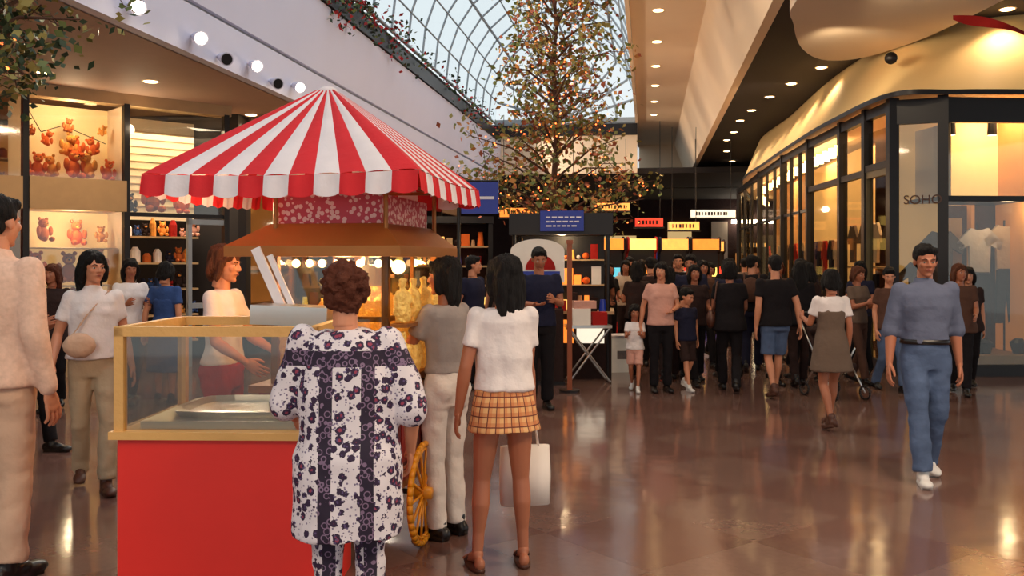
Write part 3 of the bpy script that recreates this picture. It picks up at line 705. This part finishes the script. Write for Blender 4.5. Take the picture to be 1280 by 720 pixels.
# shop interiors
light('shop_light','AREA',(7.3,13.6,3.85),60,(1,.76,.46),size=.8)
light('shop_light','AREA',(9.3,13.6,3.85),50,(1,.76,.46),size=.8)
light('shop_light','POINT',(7.2,13.35,2.4),14,(1,.76,.46),.08); light('shop_light','POINT',(9.2,13.4,2.4),12,(1,.76,.46),.08)
light('shop_light','AREA',(6.5,15.2,3.85),45,(1,.72,.4),size=1)
light('shop_light','AREA',(6.6,17.5,3.85),45,(1,.72,.4),size=1)
light('shop_light','AREA',(7,21,3.85),80,(1,.72,.4),size=1.2)
light('shop_light','AREA',(7.6,26,3.85),90,(1,.72,.4),size=1.2)

# ------------------------------------------------------------------ left toy shop
ls=empty('toy_shop',(-6.68,12.7,0),math.atan2(.674,.739))
a=MB()
a.bx(-5,2.95,-.05,.2,3.93,4.1,TAN)
for x in(-2.7,-.04,1.32,2.87): a.bx(x-.04,x+.04,-.06,.06,0,3.95,DKM)
a.bx(0,1.3,-.1,.75,2.36,2.81,TAN); a.bx(-.0,1.3,-.06,.75,0,.55,TAN); a.bx(-2.7,-.08,-.06,.1,2.36,2.8,TAN); a.bx(-2.7,-.08,-.06,.1,0,.5,TAN)
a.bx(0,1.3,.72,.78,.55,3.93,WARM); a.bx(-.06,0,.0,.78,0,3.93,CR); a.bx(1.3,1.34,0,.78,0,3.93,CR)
a.bx(1.36,2.85,1.15,1.2,2.3,3.93,SLAT)
for k in range(12): a.bx(1.36,2.85,1.13,1.15,2.4+k*.12,2.41+k*.12,TAN)
a.bx(1.36,2.85,-.03,.03,2.3,2.36,DKM); a.bx(2.25,2.31,-.04,.04,0,2.3,STEEL); a.bx(2.25,2.85,-.04,.04,2.2,2.28,STEEL); a.bx(2.25,2.85,-.03,.03,.9,.98,STEEL)
a.bx(-5,4.2,3.9,4.0,0,4.0,WARM2); a.bx(-5,-2.7,-.05,.05,0,4,TAN)
a.bx(-2.6,-.1,1.3,1.36,0,3.9,RED)
a.obj('frame',parent=ls)
a=MB(); a.bx(0,1.3,-.01,.0,2.81,3.93,GL); a.bx(0,1.3,-.01,0,.55,2.36,GL); a.bx(1.36,2.85,-.01,0,2.36,3.93,GL); a.bx(-2.7,-.1,-.01,0,.5,3.93,GL); a.obj('glass',parent=ls)
TB=[M('plush_tan',(240,160,70),.95,bump=.6,bscale=90),M('plush_orange',(238,110,40),.95,bump=.6,bscale=90),M('plush_brown',(190,96,40),.95,bump=.6,bscale=90)]
def teddy(mb,c,s,m,rz=0,tilt=0):
    R=Matrix.Rotation(rz,3,'Z')@Matrix.Rotation(tilt,3,'Y')
    def E(p_,r,mt=m): 
        q=R@Vector(p_)*s; mb.ell((c[0]+q.x,c[1]+q.y,c[2]+q.z),tuple(v*s for v in r),mt,12)
    E((0,0,.3),(.2,.17,.25)); E((0,-.02,.66),(.17,.15,.16)); E((0,-.16,.62),(.08,.07,.06),TB[0])
    for k in(-1,1):
        E((k*.14,0,.81),(.06,.04,.06)); E((k*.24,-.08,.4),(.08,.08,.17)); E((k*.15,-.24,.12),(.09,.19,.09)); E((k*.06,-.16,.7),(.018,.018,.018),SHB)
    E((0,-.23,.64),(.025,.02,.018),SHB)
a=MB()
for (x,z,s,k,tl) in((.18,2.82,.42,1,.1),(.42,2.82,.4,0,-.2),(.66,2.82,.52,1,.1),(.9,2.82,.5,0,-.15),(1.13,2.82,.38,1,.2),(.6,3.15,.42,0,.3),(.82,3.12,.42,1,-.3),(.3,3.3,.28,1,.5),(.18,3.42,.2,2,-.3),(.62,3.5,.26,2,.2),(1.05,3.2,.34,1,-.4),(1.1,3.5,.2,0,.4)):
    teddy(a,(x,.30+.12*(z>2.9),z),s,TB[k],random.uniform(-.7,.7),tl)
a.tube([(.1,.5,3.86),(.3,.5,3.5),(.6,.5,3.62),(1.2,.5,3.4)],[.006]*4,DKM,6)
for (x,z,s,k) in((.25,.56,.7,0),(.8,.56,.8,2),(.2,1.35,.5,1),(.65,1.3,.55,2),(1.05,1.4,.5,0),(.3,1.9,.42,2),(.75,1.85,.45,1),(1.1,1.9,.3,0)):
    teddy(a,(x,.4,z),s,TB[k],random.uniform(-.5,.5))
for z in(1.28,1.83): a.bx(.02,1.28,.2,.7,z-.02,z,CR)
a.obj('teddy_bears',parent=ls,smooth=True)
a=MB(); CC=[RED,WHITE,BLUE,TB[0],TB[2],PINK,CREAM,NAVY,DBR]
for x0,x1,y0 in((1.4,2.8,1.0),(-2.5,-.2,1.0),(2.9,4.1,2.5),(-.1,1.4,2.6)):
    for k in range(8 if x0<0 else 6):
        z=.35+k*.42
        if x0==1.4 and z>2.2: break
        a.bx(x0,x1,y0-.15,y0+.2,z-.03,z,TAN); x=x0+.06
        while x<x1-.08:
            w_=random.uniform(.07,.18); hh=random.uniform(.12,.33); m=random.choice(CC)
            if random.random()<.5: teddy(a,(x+w_/2,y0,z),hh*1.05,m)
            else: a.loft([[z,x+w_/2,y0,w_*.45,.08],[z+hh*.7,x+w_/2,y0,w_*.45,.08],[z+hh,x+w_/2,y0,w_*.2,.04]],m,10)
            x+=w_+.03
teddy(a,(1.9,.5,2.37),.6,TB[2]); teddy(a,(2.35,.5,2.37),.42,TB[1]); teddy(a,(1.55,.5,2.37),.36,DBR)
a.obj('toy_shelves',parent=ls)
light('shop_light','AREA',(-5.4,15.0,3.7),110,(1,.82,.56),size=1.6)
light('shop_light','POINT',(-6.3,13.2,3.75),26,(1,.86,.62),.1); light('shop_light','POINT',(-6.3,13.2,2.25),18,(1,.86,.62),.1); light('shop_light','POINT',(-5.6,13.6,3.6),18,(1,.82,.54),.1); light('shop_light','POINT',(-7.6,12.4,3.2),22,(1,.7,.4),.1)

# ------------------------------------------------------------------ popcorn cart
pc=empty('popcorn_cart',(-1.15,5.75,0),math.radians(-10))
CRED=M('canvas_red',(214,28,38),.75,bump=.3,bscale=14); CWHT=M('canvas_white',(234,226,230),.75,bump=.3,bscale=14)
BRASS=M('brass',(160,100,46),.4,.5); CARTR=M('cart_red_paint',(136,30,24),.35); YW=M('wheel_yellow',(232,150,22),.4)
a=MB(); hx,hy_=.80,.76; ez,az=2.13,2.74; NS=11; rows=8
corn=[(-hx,-hy_),(hx,-hy_),(hx,hy_),(-hx,hy_)]
for sd in range(4):
    p0=Vector(corn[sd]);p1=Vector(corn[(sd+1)%4])
    out_=Vector(((p0+p1)/2)).normalized()
    for k in range(NS):
        m=CRED if k%2==0 else CWHT
        V=[];F=[]; sub=3
        for j in range(rows+1):
            w=j/rows*.93
            for q in range(sub+1):
                t=(k+q/sub)/NS; pnt=p0.lerp(p1,t)*(1-w)
                z=ez+(az-ez)*(w**.96)-.02*math.sin(math.pi*t)*(1-w)+.008*math.sin(q/sub*math.pi)
                V.append((pnt.x,pnt.y,z))
        for j in range(rows):
            for q in range(sub): i=j*(sub+1)+q; F.append((i,i+1,i+sub+2,i+sub+1))
        a.add(V,F,m)
        V=[];F=[]; cs=8
        for q in range(cs+1):
            t=(k+q/cs)/NS; pnt=p0.lerp(p1,t); z=ez-.02*math.sin(math.pi*t); wob=.012*math.sin(t*NS*math.pi*2)
            dr=.108+.016*math.sin(math.pi*q/cs)
            V+=[(pnt.x,pnt.y,z),(pnt.x+out_.x*(.01+wob),pnt.y+out_.y*(.01+wob),z-dr*.6),(pnt.x+out_.x*(.014+wob),pnt.y+out_.y*(.014+wob),z-dr)]
        for q in range(cs):
            for r_ in(0,1): i=q*3+r_; F.append((i,i+1,i+4,i+3))
        a.add(V,F,m)
a.ell((0,0,2.70),(.065,.062,.035),CWHT,12)
a.obj('striped_canopy',parent=pc,smooth=True)
x0,x1,y0,y1=-.15,.55,-.5,.6
a=MB()
P=[(-.13,-.48),(.53,-.48),(.53,.58),(-.13,.58)]
for (x,y) in P: a.cyl((x,y,.6),(x,y,2.14),.014,.014,BRASS,10)
for i in range(4): a.cyl((*P[i],2.1),(*P[(i+1)%4],2.1),.012,.012,BRASS,8)
for c_,q in zip(corn,P): a.cyl((*q,2.1),(c_[0]*.97,c_[1]*.97,2.12),.009,.009,BRASS,6)
a.obj('canopy_posts',parent=pc)
pk=NT('sign_pink_pattern',.5); vv=pk.tex('ShaderNodeTexVoronoi',34); pk.nt.links.new(pk.mix(pk.math('LESS_THAN',vv.outputs['Distance'],.45),(196,64,80),(236,196,190)),pk.b.inputs['Base Color'])
a=MB()
a.bx(x0+.02,x1-.06,y0+.06,y1-.06,1.84,2.03,pk.m)
def frust(xa,xb,ya,yb,za,xc,xd,yc,yd,zb,m):
    V=[(xa,ya,za),(xb,ya,za),(xb,yb,za),(xa,yb,za),(xc,yc,zb),(xd,yc,zb),(xd,yd,zb),(xc,yd,zb)]
    a.add(V,[(0,3,2,1),(4,5,6,7),(0,1,5,4),(1,2,6,5),(2,3,7,6),(3,0,4,7)],m)
frust(x0-.24,x1+.1,y0-.1,y1+.15,1.73,x0-.02,x1-.04,y0+.04,y1-.04,1.86,BRASS)
a.bx(x0-.24,x1+.1,y0-.1,y1+.15,1.67,1.73,BRASS)
for x in(x0+.02,x1-.02):
    for y in(y0+.02,y1-.02): a.bx(x-.02,x+.02,y-.02,y+.02,.98,1.68,BRASS)
a.bx(x0,x1,y0,y1,.94,.99,BRASS)
for y in(y0+.02,y1-.02): a.bx(x0,x1,y-.012,y+.012,1.3,1.33,BRASS); a.bx(x0+.34,x0+.37,y-.012,y+.012,1,1.67,BRASS)
a.bx(x1-.03,x1-.01,y0,y1,1.3,1.33,BRASS); a.bx(x1-.03,x1-.01,.04,.07,1,1.67,BRASS)
a.obj('popcorn_machine',parent=pc)
a=MB()
for s_ in((x0,x1,y0,y0+.006),(x0,x1,y1-.006,y1)): a.bx(*s_,.99,1.68,GL)
a.bx(x1-.006,x1,y0,y1,.99,1.68,GL); a.bx(x0,x0+.006,y0,y1,.99,1.68,GL); a.obj('machine_glass',parent=pc)
POP=M('popcorn',(246,186,90),.9,es=.55,ecol=(255,150,50),bump=1,bscale=60,var=.4,nscale=30)  # emission puts the machine's warm light into the popcorn itself
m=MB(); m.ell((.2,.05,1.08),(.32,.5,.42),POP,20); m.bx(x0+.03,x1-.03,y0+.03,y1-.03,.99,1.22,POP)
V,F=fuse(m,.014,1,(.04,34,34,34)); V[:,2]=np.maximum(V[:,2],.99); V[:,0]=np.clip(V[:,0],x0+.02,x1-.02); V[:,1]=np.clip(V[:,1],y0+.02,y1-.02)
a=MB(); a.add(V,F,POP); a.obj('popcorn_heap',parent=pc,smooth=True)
CHR=M('stainless',(200,196,190),.28,.9)
a=MB(); a.cyl((.2,.1,1.49),(.2,.1,1.62),.14,.17,CHR,24); a.cyl((.2,.1,1.6),(.2,.1,1.68),.03,.03,CHR,10); a.cyl((.02,.1,1.55),(.4,.1,1.55),.012,.012,CHR,8)
for y in(-.4,-.2,.35):
    for x in(-.04,.12,.28,.46): a.ell((x,y,1.63),.024,LAMP,12)
a.obj('popping_kettle',parent=pc)
# popcorn bags on a side rack
a=MB(); BAGM=M('popcorn_bag_film',(250,196,110),.5,es=.2,ecol=(255,160,60),var=.5,nscale=40,bump=1,bscale=50)  # bag film emits a little, imitating warm light on it
m=MB()
for k in range(5):
    for j in range(2): 
        y=-.42+k*.22; z=.99+j*.3; m.loft([[z,.61,y,.03,.05],[z+.06,.61,y,.044,.075],[z+.16,.61,y,.042,.07],[z+.2,.61,y,.012,.03],[z+.25,.61,y,.016,.055]],BAGM,14)
V,F=fuse(m,.008,2,(.012,30,30,30)); a.add(V,F,BAGM)
a.bx(.56,.66,-.5,.6,.95,.99,BRASS); a.bx(.56,.66,-.5,.6,1.27,1.29,BRASS)
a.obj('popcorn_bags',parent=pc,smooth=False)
# cart body
MAR=M('panel_maroon',(96,20,20),.4)
a=MB(); a.bx(-.2,.6,-.55,.66,.38,.92,CARTR); a.bx(-.24,.68,-.6,.72,.9,.94,BRASS)
for (ya,yb) in((-.5,-.08),(0,.6)):
    a.bx(.6,.612,ya,yb,.46,.84,MAR); a.bx(.608,.618,ya+.04,yb-.04,.5,.8,CARTR)
a.bx(-.2,.6,-.55,.66,.34,.38,BRASS)
for x in(-.14,.5): a.cyl((x,.5,.36),(x,.5,.0),.022,.018,DKM,10)
a.cyl((-.3,-.28,.3),(.7,-.28,.3),.015,.015,DKM,10)
a.obj('cart_body',parent=pc)
a=MB()
def wheel(x,y,z,R):
    n=36; rr=R-.018
    pts=[(x,y+rr*math.cos(2*math.pi*i/n),z+rr*math.sin(2*math.pi*i/n)) for i in range(n+1)]
    a.tube(pts,[.018]*(n+1),YW,8)
    pts=[(x,y+(rr-.03)*math.cos(2*math.pi*i/n),z+(rr-.03)*math.sin(2*math.pi*i/n)) for i in range(n+1)]
    a.tube(pts,[.01]*(n+1),YW,6)
    for i in range(14):
        t=2*math.pi*i/14; a.cyl((x,y,z),(x,y+(R-.03)*math.cos(t),z+(R-.03)*math.sin(t)),.009,.008,YW,6)
    a.cyl((x-.05,y,z),(x+.05,y,z),.04,.035,YW,14)
wheel(.70,-.30,.3,.3); wheel(-.27,-.28,.3,.3)
a.obj('wheels',parent=pc,smooth=True)
light('machine_lamp','POINT',(-1.0,5.5,1.6),20,(1,.6,.25),.05); light('machine_lamp','POINT',(-.9,6.05,1.6),20,(1,.6,.25),.05); light('canopy_lamp','POINT',(-1.5,5.6,1.95),10,(1,.72,.4),.05)
# ---- red counter with glass case
rc=empty('snack_counter',(-1.0,4.62,0),math.radians(-1.5))
CR2=M('counter_red',(228,44,34),.45,var=.05); PINE=M('pine_frame',(218,168,98),.5,bump=.2,bscale=30)
a=MB(); a.bx(-.80,.12,-.42,.36,.0,.83,CR2); a.bx(-.83,.15,-.45,.39,.83,.865,PINE); a.obj('base',parent=rc)
a=MB()
for x in(-.79,.10):
    for y in(-.41,.34): a.bx(x-.022,x+.022,y-.022,y+.022,.865,1.34,PINE)
for y in(-.41,.34): a.bx(-.812,.122,y-.022,y+.022,1.30,1.345,PINE)
for x in(-.79,.10): a.bx(x-.022,x+.022,-.41,.34,1.30,1.345,PINE)
a.obj('case_frame',parent=rc)
a=MB(); a.bx(-.77,.08,-.415,-.409,.87,1.30,GL); a.bx(-.793,-.788,-.39,.32,.87,1.30,GL); a.obj('case_glass',parent=rc)
a=MB(); a.bx(-.72,.06,-.36,.3,.866,.90,CHR); a.loft([[.90,-.3,0,.33,.26],[.93,-.3,0,.35,.28],[.935,-.3,0,.31,.25],[.905,-.3,0,.3,.24]],CHR,24,5)
a.obj('steel_tray',parent=rc)
a=MB(); a.box((-.16,.25,1.36),(.40,.24,.10),CHR,R=Matrix.Rotation(.04,3,'Y')); a.cyl((-.16,.25,.9),(-.16,.25,1.32),.02,.02,CHR); a.obj('steel_bin',parent=rc)
a=MB(); a.box((-.34,.4,1.55),(.05,.02,.36),CWHT,R=Matrix.Rotation(-.42,3,'Y')); a.box((-.27,.4,1.53),(.03,.02,.32),CWHT,R=Matrix.Rotation(-.42,3,'Y')); a.cyl((-.24,.4,1.39),(-.2,.3,1.39),.012,.012,CHR); a.obj('serving_scoop_rack',parent=rc)

# ------------------------------------------------------------------ trees
BARK=M('bark',(92,62,46),.9,bump=.6); LF=[M('leaf_green',(104,114,54),.6),M('leaf_olive',(156,142,74),.6),M('leaf_gold',(190,128,62),.6),M('leaf_dark',(46,64,38),.6),M('leaf_russet',(160,80,50),.6)]
FAIRY=M('fairy_light',(255,130,60),.5,es=5,ecol=(255,110,50)); POIN=M('poinsettia_red',(186,30,34),.6)
def leaves(mb,c,r,n,size,mats,drop=.0):
    for _ in range(n):
        d=Vector((random.gauss(0,1),random.gauss(0,1),random.gauss(0,1)))*.5
        p_=Vector(c)+Vector((d.x*r[0],d.y*r[1],d.z*r[2]))
        a_=Vector((random.uniform(-1,1),random.uniform(-1,1),random.uniform(-1,.6))).normalized(); b_=a_.orthogonal().normalized()
        b_=(Matrix.Rotation(random.uniform(0,6.28),3,a_)@b_); s_=size*random.uniform(.6,1.3)
        tip=p_+a_*s_*1.1; m1=p_+a_*s_*.5; mb.add([tuple(p_),tuple(m1+b_*s_*.36),tuple(tip),tuple(m1-b_*s_*.36)],[(0,1,2,3)],random.choice(mats))
def tree(name,x,y,zb,prof,ztop,nb,leafn,size,mats,lights,trunk=.07,pot=True):
    t=empty(name,(x,y,0)); w=MB(); lf=MB(); li=MB()
    pts=[];z=zb
    while z<ztop: pts.append((random.uniform(-.06,.06),random.uniform(-.06,.06),z)); z+=.5
    rs=[trunk*(1-.8*i/len(pts)) for i in range(len(pts))]
    w.tube(pts,rs,BARK,8)
    for i in range(nb):
        q=(i+.5)/nb; zz=prof[0][0]+(ztop-prof[0][0])*q**1.15; r=np.interp(zz,[p_[0] for p_ in prof],[p_[1] for p_ in prof])*random.uniform(.55,1.15)
        an=i*2.4+random.uniform(-.4,.4); base=Vector((0,0,max(zb+.5,zz-r*.35))); tip=Vector((r*math.cos(an),r*math.sin(an),zz+random.uniform(-.15,.35)))
        mid=base.lerp(tip,.5)+Vector((0,0,.14)); w.tube([base,mid,tip],[.024,.015,.006],BARK,6)
        for k in range(6):
            c=base.lerp(tip,random.uniform(.35,1.08)); c2=c+Vector((random.uniform(-.35,.35),random.uniform(-.35,.35),random.uniform(-.25,.3)))
            w.cyl(c,c2,.007,.003,BARK,5); leaves(lf,c2,(.22,.22,.18),leafn,size,mats)
            for _ in range(lights if random.random()<.5 else 0):
                d=c.lerp(c2,random.random())+Vector((random.uniform(-.16,.16),random.uniform(-.16,.16),random.uniform(-.16,.16))); li.ell(d,.013,FAIRY,6)
    w.obj('trunk_and_branches',parent=t); lf.obj('leaves',parent=t)
    if lights: li.obj('fairy_lights',parent=t)
    b_=MB(); b_.loft([[0,0,0,.36,.36],[.5,0,0,.46,.46],[.55,0,0,.48,.48],[.55,0,0,.42,.42],[.48,0,0,.42,.42]],TAN,24,2); b_.cyl((0,0,.4),(0,0,.5),.43,.43,BARK,20); b_.obj('planter',parent=t)
    return t
tree('indoor_tree',.70,15.2,.45,[(2.4,1.45),(3.0,1.7),(3.6,1.35),(4.4,.9),(5.4,.95),(6.2,.95),(7.4,.5)],7.4,64,15,.095,[LF[0],LF[0],LF[1],LF[1],LF[2],LF[4]],2)
tree('indoor_tree',-4.30,7.1,.45,[(3.1,.7),(3.6,1.15),(4.6,.95),(5.4,.4)],5.4,34,26,.075,[LF[0],LF[1],LF[3],LF[3]],1)
a=MB()
for i in range(60):
    v=random.choice([random.uniform(14.5,19),random.uniform(20,31),random.uniform(9.5,11.5)]); x,y=-5.3,v
    leaves(a,(x,y,6.25+random.uniform(-.25,.2)),(.45,.3,.35),40,.1,[LF[3],LF[3],LF[0],POIN] if i%3 else [POIN,LF[3]])
a.obj('flowers',parent=bp_)

# ------------------------------------------------------------------ mid kiosks
k=empty('retail_kiosk',(.72,13.2,0),-.1)
SIGNB=M('sign_blue',(24,36,100),.4,es=.15,ecol=(40,70,190)); SILV=M('display_white',(214,204,194),.5,es=.12,ecol=(255,230,200))  # display white has faint emission standing in for light on it
def em(n,c,e): return M(n,c,.4,es=e,ecol=c,var=.5,nscale=9)
SCR=[em('screen_cyan',(90,190,220),.9),em('screen_orange',(255,140,50),1.1),em('screen_red',(230,60,40),.9),em('screen_yellow',(255,210,110),1.3),em('screen_white',(250,236,210),1.0),em('screen_amber',(255,170,80),1.2)]
a=MB()
for x in(-.65,.65):
    for y in(-.4,.4): a.cyl((x,y,0),(x,y,2.25),.03,.03,DKM,10)
a.bx(-.72,.72,-.46,.46,2.0,2.3,DKM); a.bx(-.7,.7,-.42,.42,0,.9,DBR); a.bx(-.74,.74,-.46,.46,.9,.94,TAN); a.bx(-.6,.6,.3,.36,.94,2.1,DKM)
a.obj('frame',parent=k)
a=MB(); a.bx(-.28,.32,-.52,-.46,2.05,2.33,SIGNB)
for i in range(3):
    x=-.2
    while x<.22: w_=random.uniform(.03,.08); a.bx(x,x+w_,-.53,-.52,2.11+i*.06,2.13+i*.06,CWHT); x+=w_+.02
a.obj('sign',parent=k)
a=MB()
GM=[SILV,RED,SIGNB,GLOW,TAN,PINK,TB[1],DBR,SCR[3],SCR[1]]  # emissive entries make part of the stock glow without lamps
def stock(mb,xa,xb,yc,z,ry=.06):
    x=xa
    while x<xb:
        w_=random.uniform(.06,.15);hh=random.uniform(.1,.26); m_=random.choice(GM); t=random.random()
        if t<.4: mb.bx(x,x+w_,yc-ry,yc+ry,z,z+hh,m_)
        elif t<.7: mb.cyl((x+w_/2,yc,z),(x+w_/2,yc,z+hh),w_*.45,w_*.3,m_,10)
        else: mb.ell((x+w_/2,yc,z+w_*.5),(w_*.5,ry,w_*.5),m_,10)
        x+=w_+.02
for j in range(3):
    z=.94+j*.36; a.bx(-.6,.6,-.05,.3,z-.02,z,TAN); stock(a,-.55,.5,.08,z)
stock(a,-.6,.6,-.38,.94)
for j in range(3): a.bx(-.62+j*.42,-.24+j*.42,-.44,-.42,.5,.82,SCR[[3,1,4][j]])
a.obj('merchandise',parent=k)
light('kiosk_lamp','POINT',(.7,12.95,1.95),14,(1,.72,.4),.05)
# arched ride cabinet
a=MB(); n=20
pts=[(-.36,.0),(.36,.0),(.36,.42)]+[(.36*math.cos(math.pi*i/n),.42+.16*math.sin(math.pi*i/n)) for i in range(1,n)]+[(-.36,.42)]
V=[(p_[0],y,1.35+p_[1]) for y in(-.03,.03) for p_ in pts]; N_=len(pts)
a.add(V,[tuple(range(N_)),tuple(range(N_,2*N_))[::-1]]+[(i,N_+i,N_+(i+1)%N_,(i+1)%N_) for i in range(N_)],SILV)
pts=[(.2*math.cos(math.pi*i/n),.2*math.sin(math.pi*i/n)) for i in range(n+1)]; N_=len(pts)
V=[(p_[0]+.04,y,1.52+p_[1]) for y in(-.06,-.03) for p_ in pts]
a.add(V,[tuple(range(N_)),tuple(range(N_,2*N_))[::-1]]+[(i,N_+i,N_+(i+1)%N_,(i+1)%N_) for i in range(N_)],RED)
a.bx(-.3,.3,-.04,-.03,1.4,1.5,SIGNB); a.cyl((-.3,0,0),(-.3,0,1.4),.025,.025,DKM); a.cyl((.3,0,0),(.3,0,1.4),.025,.025,DKM); a.bx(-.36,.36,-.2,.2,0,.05,DKM); a.bx(-.34,.34,-.16,.16,.05,1.0,DBR); stock(a,-.3,.25,.0,1.0)
a.obj('arched_display_stand',loc=(.34,12.3,0))
a=MB(); a.bx(-.26,.26,-.02,.02,2.3,2.74,SIGNB); a.bx(-.2,.2,-.03,-.02,2.5,2.54,CWHT); a.cyl((-.3,.03,0),(-.3,.03,2.85),.03,.025,DKM); a.cyl((-.3,.03,2.76),(.26,.03,2.76),.015,.015,DKM); a.cyl((-.3,.03,0),(-.3,.03,.04),.2,.2,DKM,20)
a.obj('blue_banner_sign',loc=(-.45,12.9,0))
a=MB(); WD=M('wood_post',(150,76,42),.5)
a.bx(-.03,.03,-.03,.03,0,1.85,WD); a.cyl((0,0,0),(0,0,.03),.13,.13,DKM,16); a.bx(-.04,.04,-.04,.04,1.85,1.9,WD)
a.obj('wooden_post',loc=(.72,11.5,0))
# folding chrome cart with boxes
a=MB()
for y in(-.15,.15): a.cyl((-.28,y,0.02),(.28,y,.75),.013,.013,CHR,8); a.cyl((.28,y,0.02),(-.28,y,.75),.013,.013,CHR,8)
for x,z in((-.28,.75),(.28,.75),(-.28,.03),(.28,.03)): a.cyl((x,-.15,z),(x,.15,z),.013,.013,CHR,8)
a.bx(-.3,.3,-.17,.17,.74,.78,CHR); a.bx(-.22,.02,-.12,.12,.78,1.0,SILV); a.bx(.05,.25,-.1,.1,.78,.95,RED); a.bx(-.2,.1,-.1,.1,1.0,1.1,PINK)
a.obj('folding_cart',loc=(1.02,12.4,0),rz=.1)
a=MB(); a.bx(-.2,.2,-.2,.2,0,.5,SILV); a.bx(-.22,.22,-.22,.22,.5,.54,CWHT); a.bx(-.12,.2,-.24,-.2,.2,.32,GREY); a.obj('white_box',loc=(1.62,13.7,0),rz=.2)
def stall(loc,rz,w2,zt):
    k2=MB()
    for i in range(5): z=.5+i*.35; k2.bx(-w2,w2,-.2,.2,z-.03,z,TAN); stock(k2,-w2+.05,w2-.15,-.05,z,.08)
    for x in(-w2,w2): k2.bx(x-.04,x+.04,-.25,.25,0,zt,DKM)
    k2.bx(-w2,w2,.2,.25,0,zt,DBR); k2.bx(-w2-.05,w2+.05,-.3,.3,zt,zt+.12,DKM)
    k2.obj('goods_stall',loc=loc,rz=rz)
stall((-1.3,16.5,0),.1,.9,2.3); stall((-2.9,16,0),.3,.8,2.2)
CB=[BLACK,RED,NAVY,DBR,SIGNB]
def arcade(x,y,rz,i):
    a=MB(); side=[(-.38,0),(.42,0),(.42,1.85),(.02,1.95),(-.18,1.9),(-.2,1.68),(.1,1.6),(.12,1.1),(-.28,.95),(-.38,.85)]
    n=len(side)
    for sx_ in(-.34,.30):
        V=[(sx_+o,p_[0],p_[1]) for o in(0,.04) for p_ in side]; a.add(V,[tuple(range(n)),tuple(range(n,2*n))[::-1]]+[(j,n+j,n+(j+1)%n,(j+1)%n) for j in range(n)],CB[i%5])
    a.bx(-.3,.3,-.17,.0,1.68,1.9,SCR[(i*2+1)%6]); a.box((0,.12,1.36),(.56,.03,.46),SCR[i%6],R=Matrix.Rotation(-.12,3,'X')); a.bx(-.3,.3,.1,.4,1.0,1.9,DKM)
    a.box((0,-.1,1.02),(.58,.42,.05),DKM,R=Matrix.Rotation(.3,3,'X')); a.bx(-.3,.3,-.34,.4,0,.88,CB[(i+1)%5]); a.bx(-.12,.12,-.36,-.34,.3,.55,SILV)
    a.cyl((-.12,-.14,1.03),(-.12,-.16,1.13),.01,.01,CHR,8); a.ell((-.12,-.16,1.14),.022,RED,10)
    for q in(0,.08,.16): a.cyl((q,-.16,1.03),(q,-.165,1.06),.018,.018,SCR[1],10)
    o=a.obj('arcade_cabinet',loc=(x,y,0),rz=rz); o.scale=(1.0,1.0,1.12)
for i,(x,y,r) in enumerate(((2.2,20.8,.05),(2.95,20.9,0),(3.7,21,-.05),(4.45,21.2,-.1),(1.3,20.4,.15),(.5,20,.1),(1.9,24,.0),(3.2,24.3,0),(5.2,24,-.1),(4.2,24.2,0),(.6,24,.1))): arcade(x,y,r,i)
for x,y,c in((3,19.9,(1,.6,.3)),(1,19.2,(1,.75,.45)),(-1.2,15.6,(1,.72,.4)),(4.5,23,(1,.7,.5))): light('added_stall_fill','POINT',(x,y,2.9),36,c,.06)  # point fill added behind the kiosk, no fixtures
# hanging lit signs of the food hall
a=MB()
for (x,y,w_,z,m_) in((1.9,22.5,1.0,2.5,SCR[3]),(3.5,23.5,.7,2.5,SCR[2]),(4.6,24.6,.8,2.45,SCR[5]),(5.9,27,1.3,2.9,SCR[4]),(.2,22.5,1.0,2.7,SCR[1]),(2.9,27,1.1,3.1,SCR[5])):
    a.bx(x-w_/2,x+w_/2,y-.05,y+.05,z,z+.22,m_); a.bx(x-w_/2-.04,x+w_/2+.04,y-.03,y+.07,z-.04,z,DKM)
    for s_ in(-.4,.4): a.cyl((x+s_*w_,y,z+.2),(x+s_*w_,y,5.2),.008,.008,DKM,6)
    q=x-w_*.4
    while q<x+w_*.35: a.bx(q,q+random.uniform(.02,.06),y-.07,y-.05,z+.06,z+.16,DBR); q+=.09
a.obj('hanging_signs')
# stroller
a=MB()
for x in(-.22,.22):
    for y in(-.28,.28):
        pts=[(x,y+.09*math.cos(6.283*i/16),.09+.075*math.sin(6.283*i/16)) for i in range(17)]; a.tube(pts,[.014]*17,SHB,6)
    a.tube([(x,-.28,.09),(x,.1,.55),(x,.42,1.0)],[.011]*3,CHR,8); a.tube([(x,.28,.09),(x,-.1,.6)],[.011]*2,CHR,8)
a.cyl((-.22,.42,1.0),(.22,.42,1.0),.014,.014,SHB,8)
q=MB(); q.box((0,.0,.4),(.38,.36,.06),DBR); q.box((0,.2,.62),(.38,.05,.46),DBR,R=Matrix.Rotation(-.35,3,'X')); q.ell((0,.15,.8),(.2,.2,.1),DBR)
V,F=fuse(q,.015,3); a.add(V,F,DBR); a.obj('stroller',loc=(3.85,11.0,0),rz=.3,smooth=True)

# ------------------------------------------------------------------ world & camera
w=bpy.data.worlds.new('sky'); SC.world=w; w.use_nodes=True; nt=w.node_tree; bg=nt.nodes['Background']
bg.inputs['Color'].default_value=(.80,.87,.89,1); bg.inputs['Strength'].default_value=1.05
cam=bpy.data.cameras.new('camera'); co=bpy.data.objects.new('camera',cam); COL.objects.link(co)
co.location=(0,0,1.65); co.rotation_euler=(math.pi/2,0,0); cam.sensor_width=36; cam.lens=32.34; cam.shift_y=-35/1280; cam.clip_start=.05
SC.camera=co
SC.view_settings.view_transform='Standard'
print('verts',sum(len(o.data.vertices) for o in SC.objects if o.type=='MESH'))
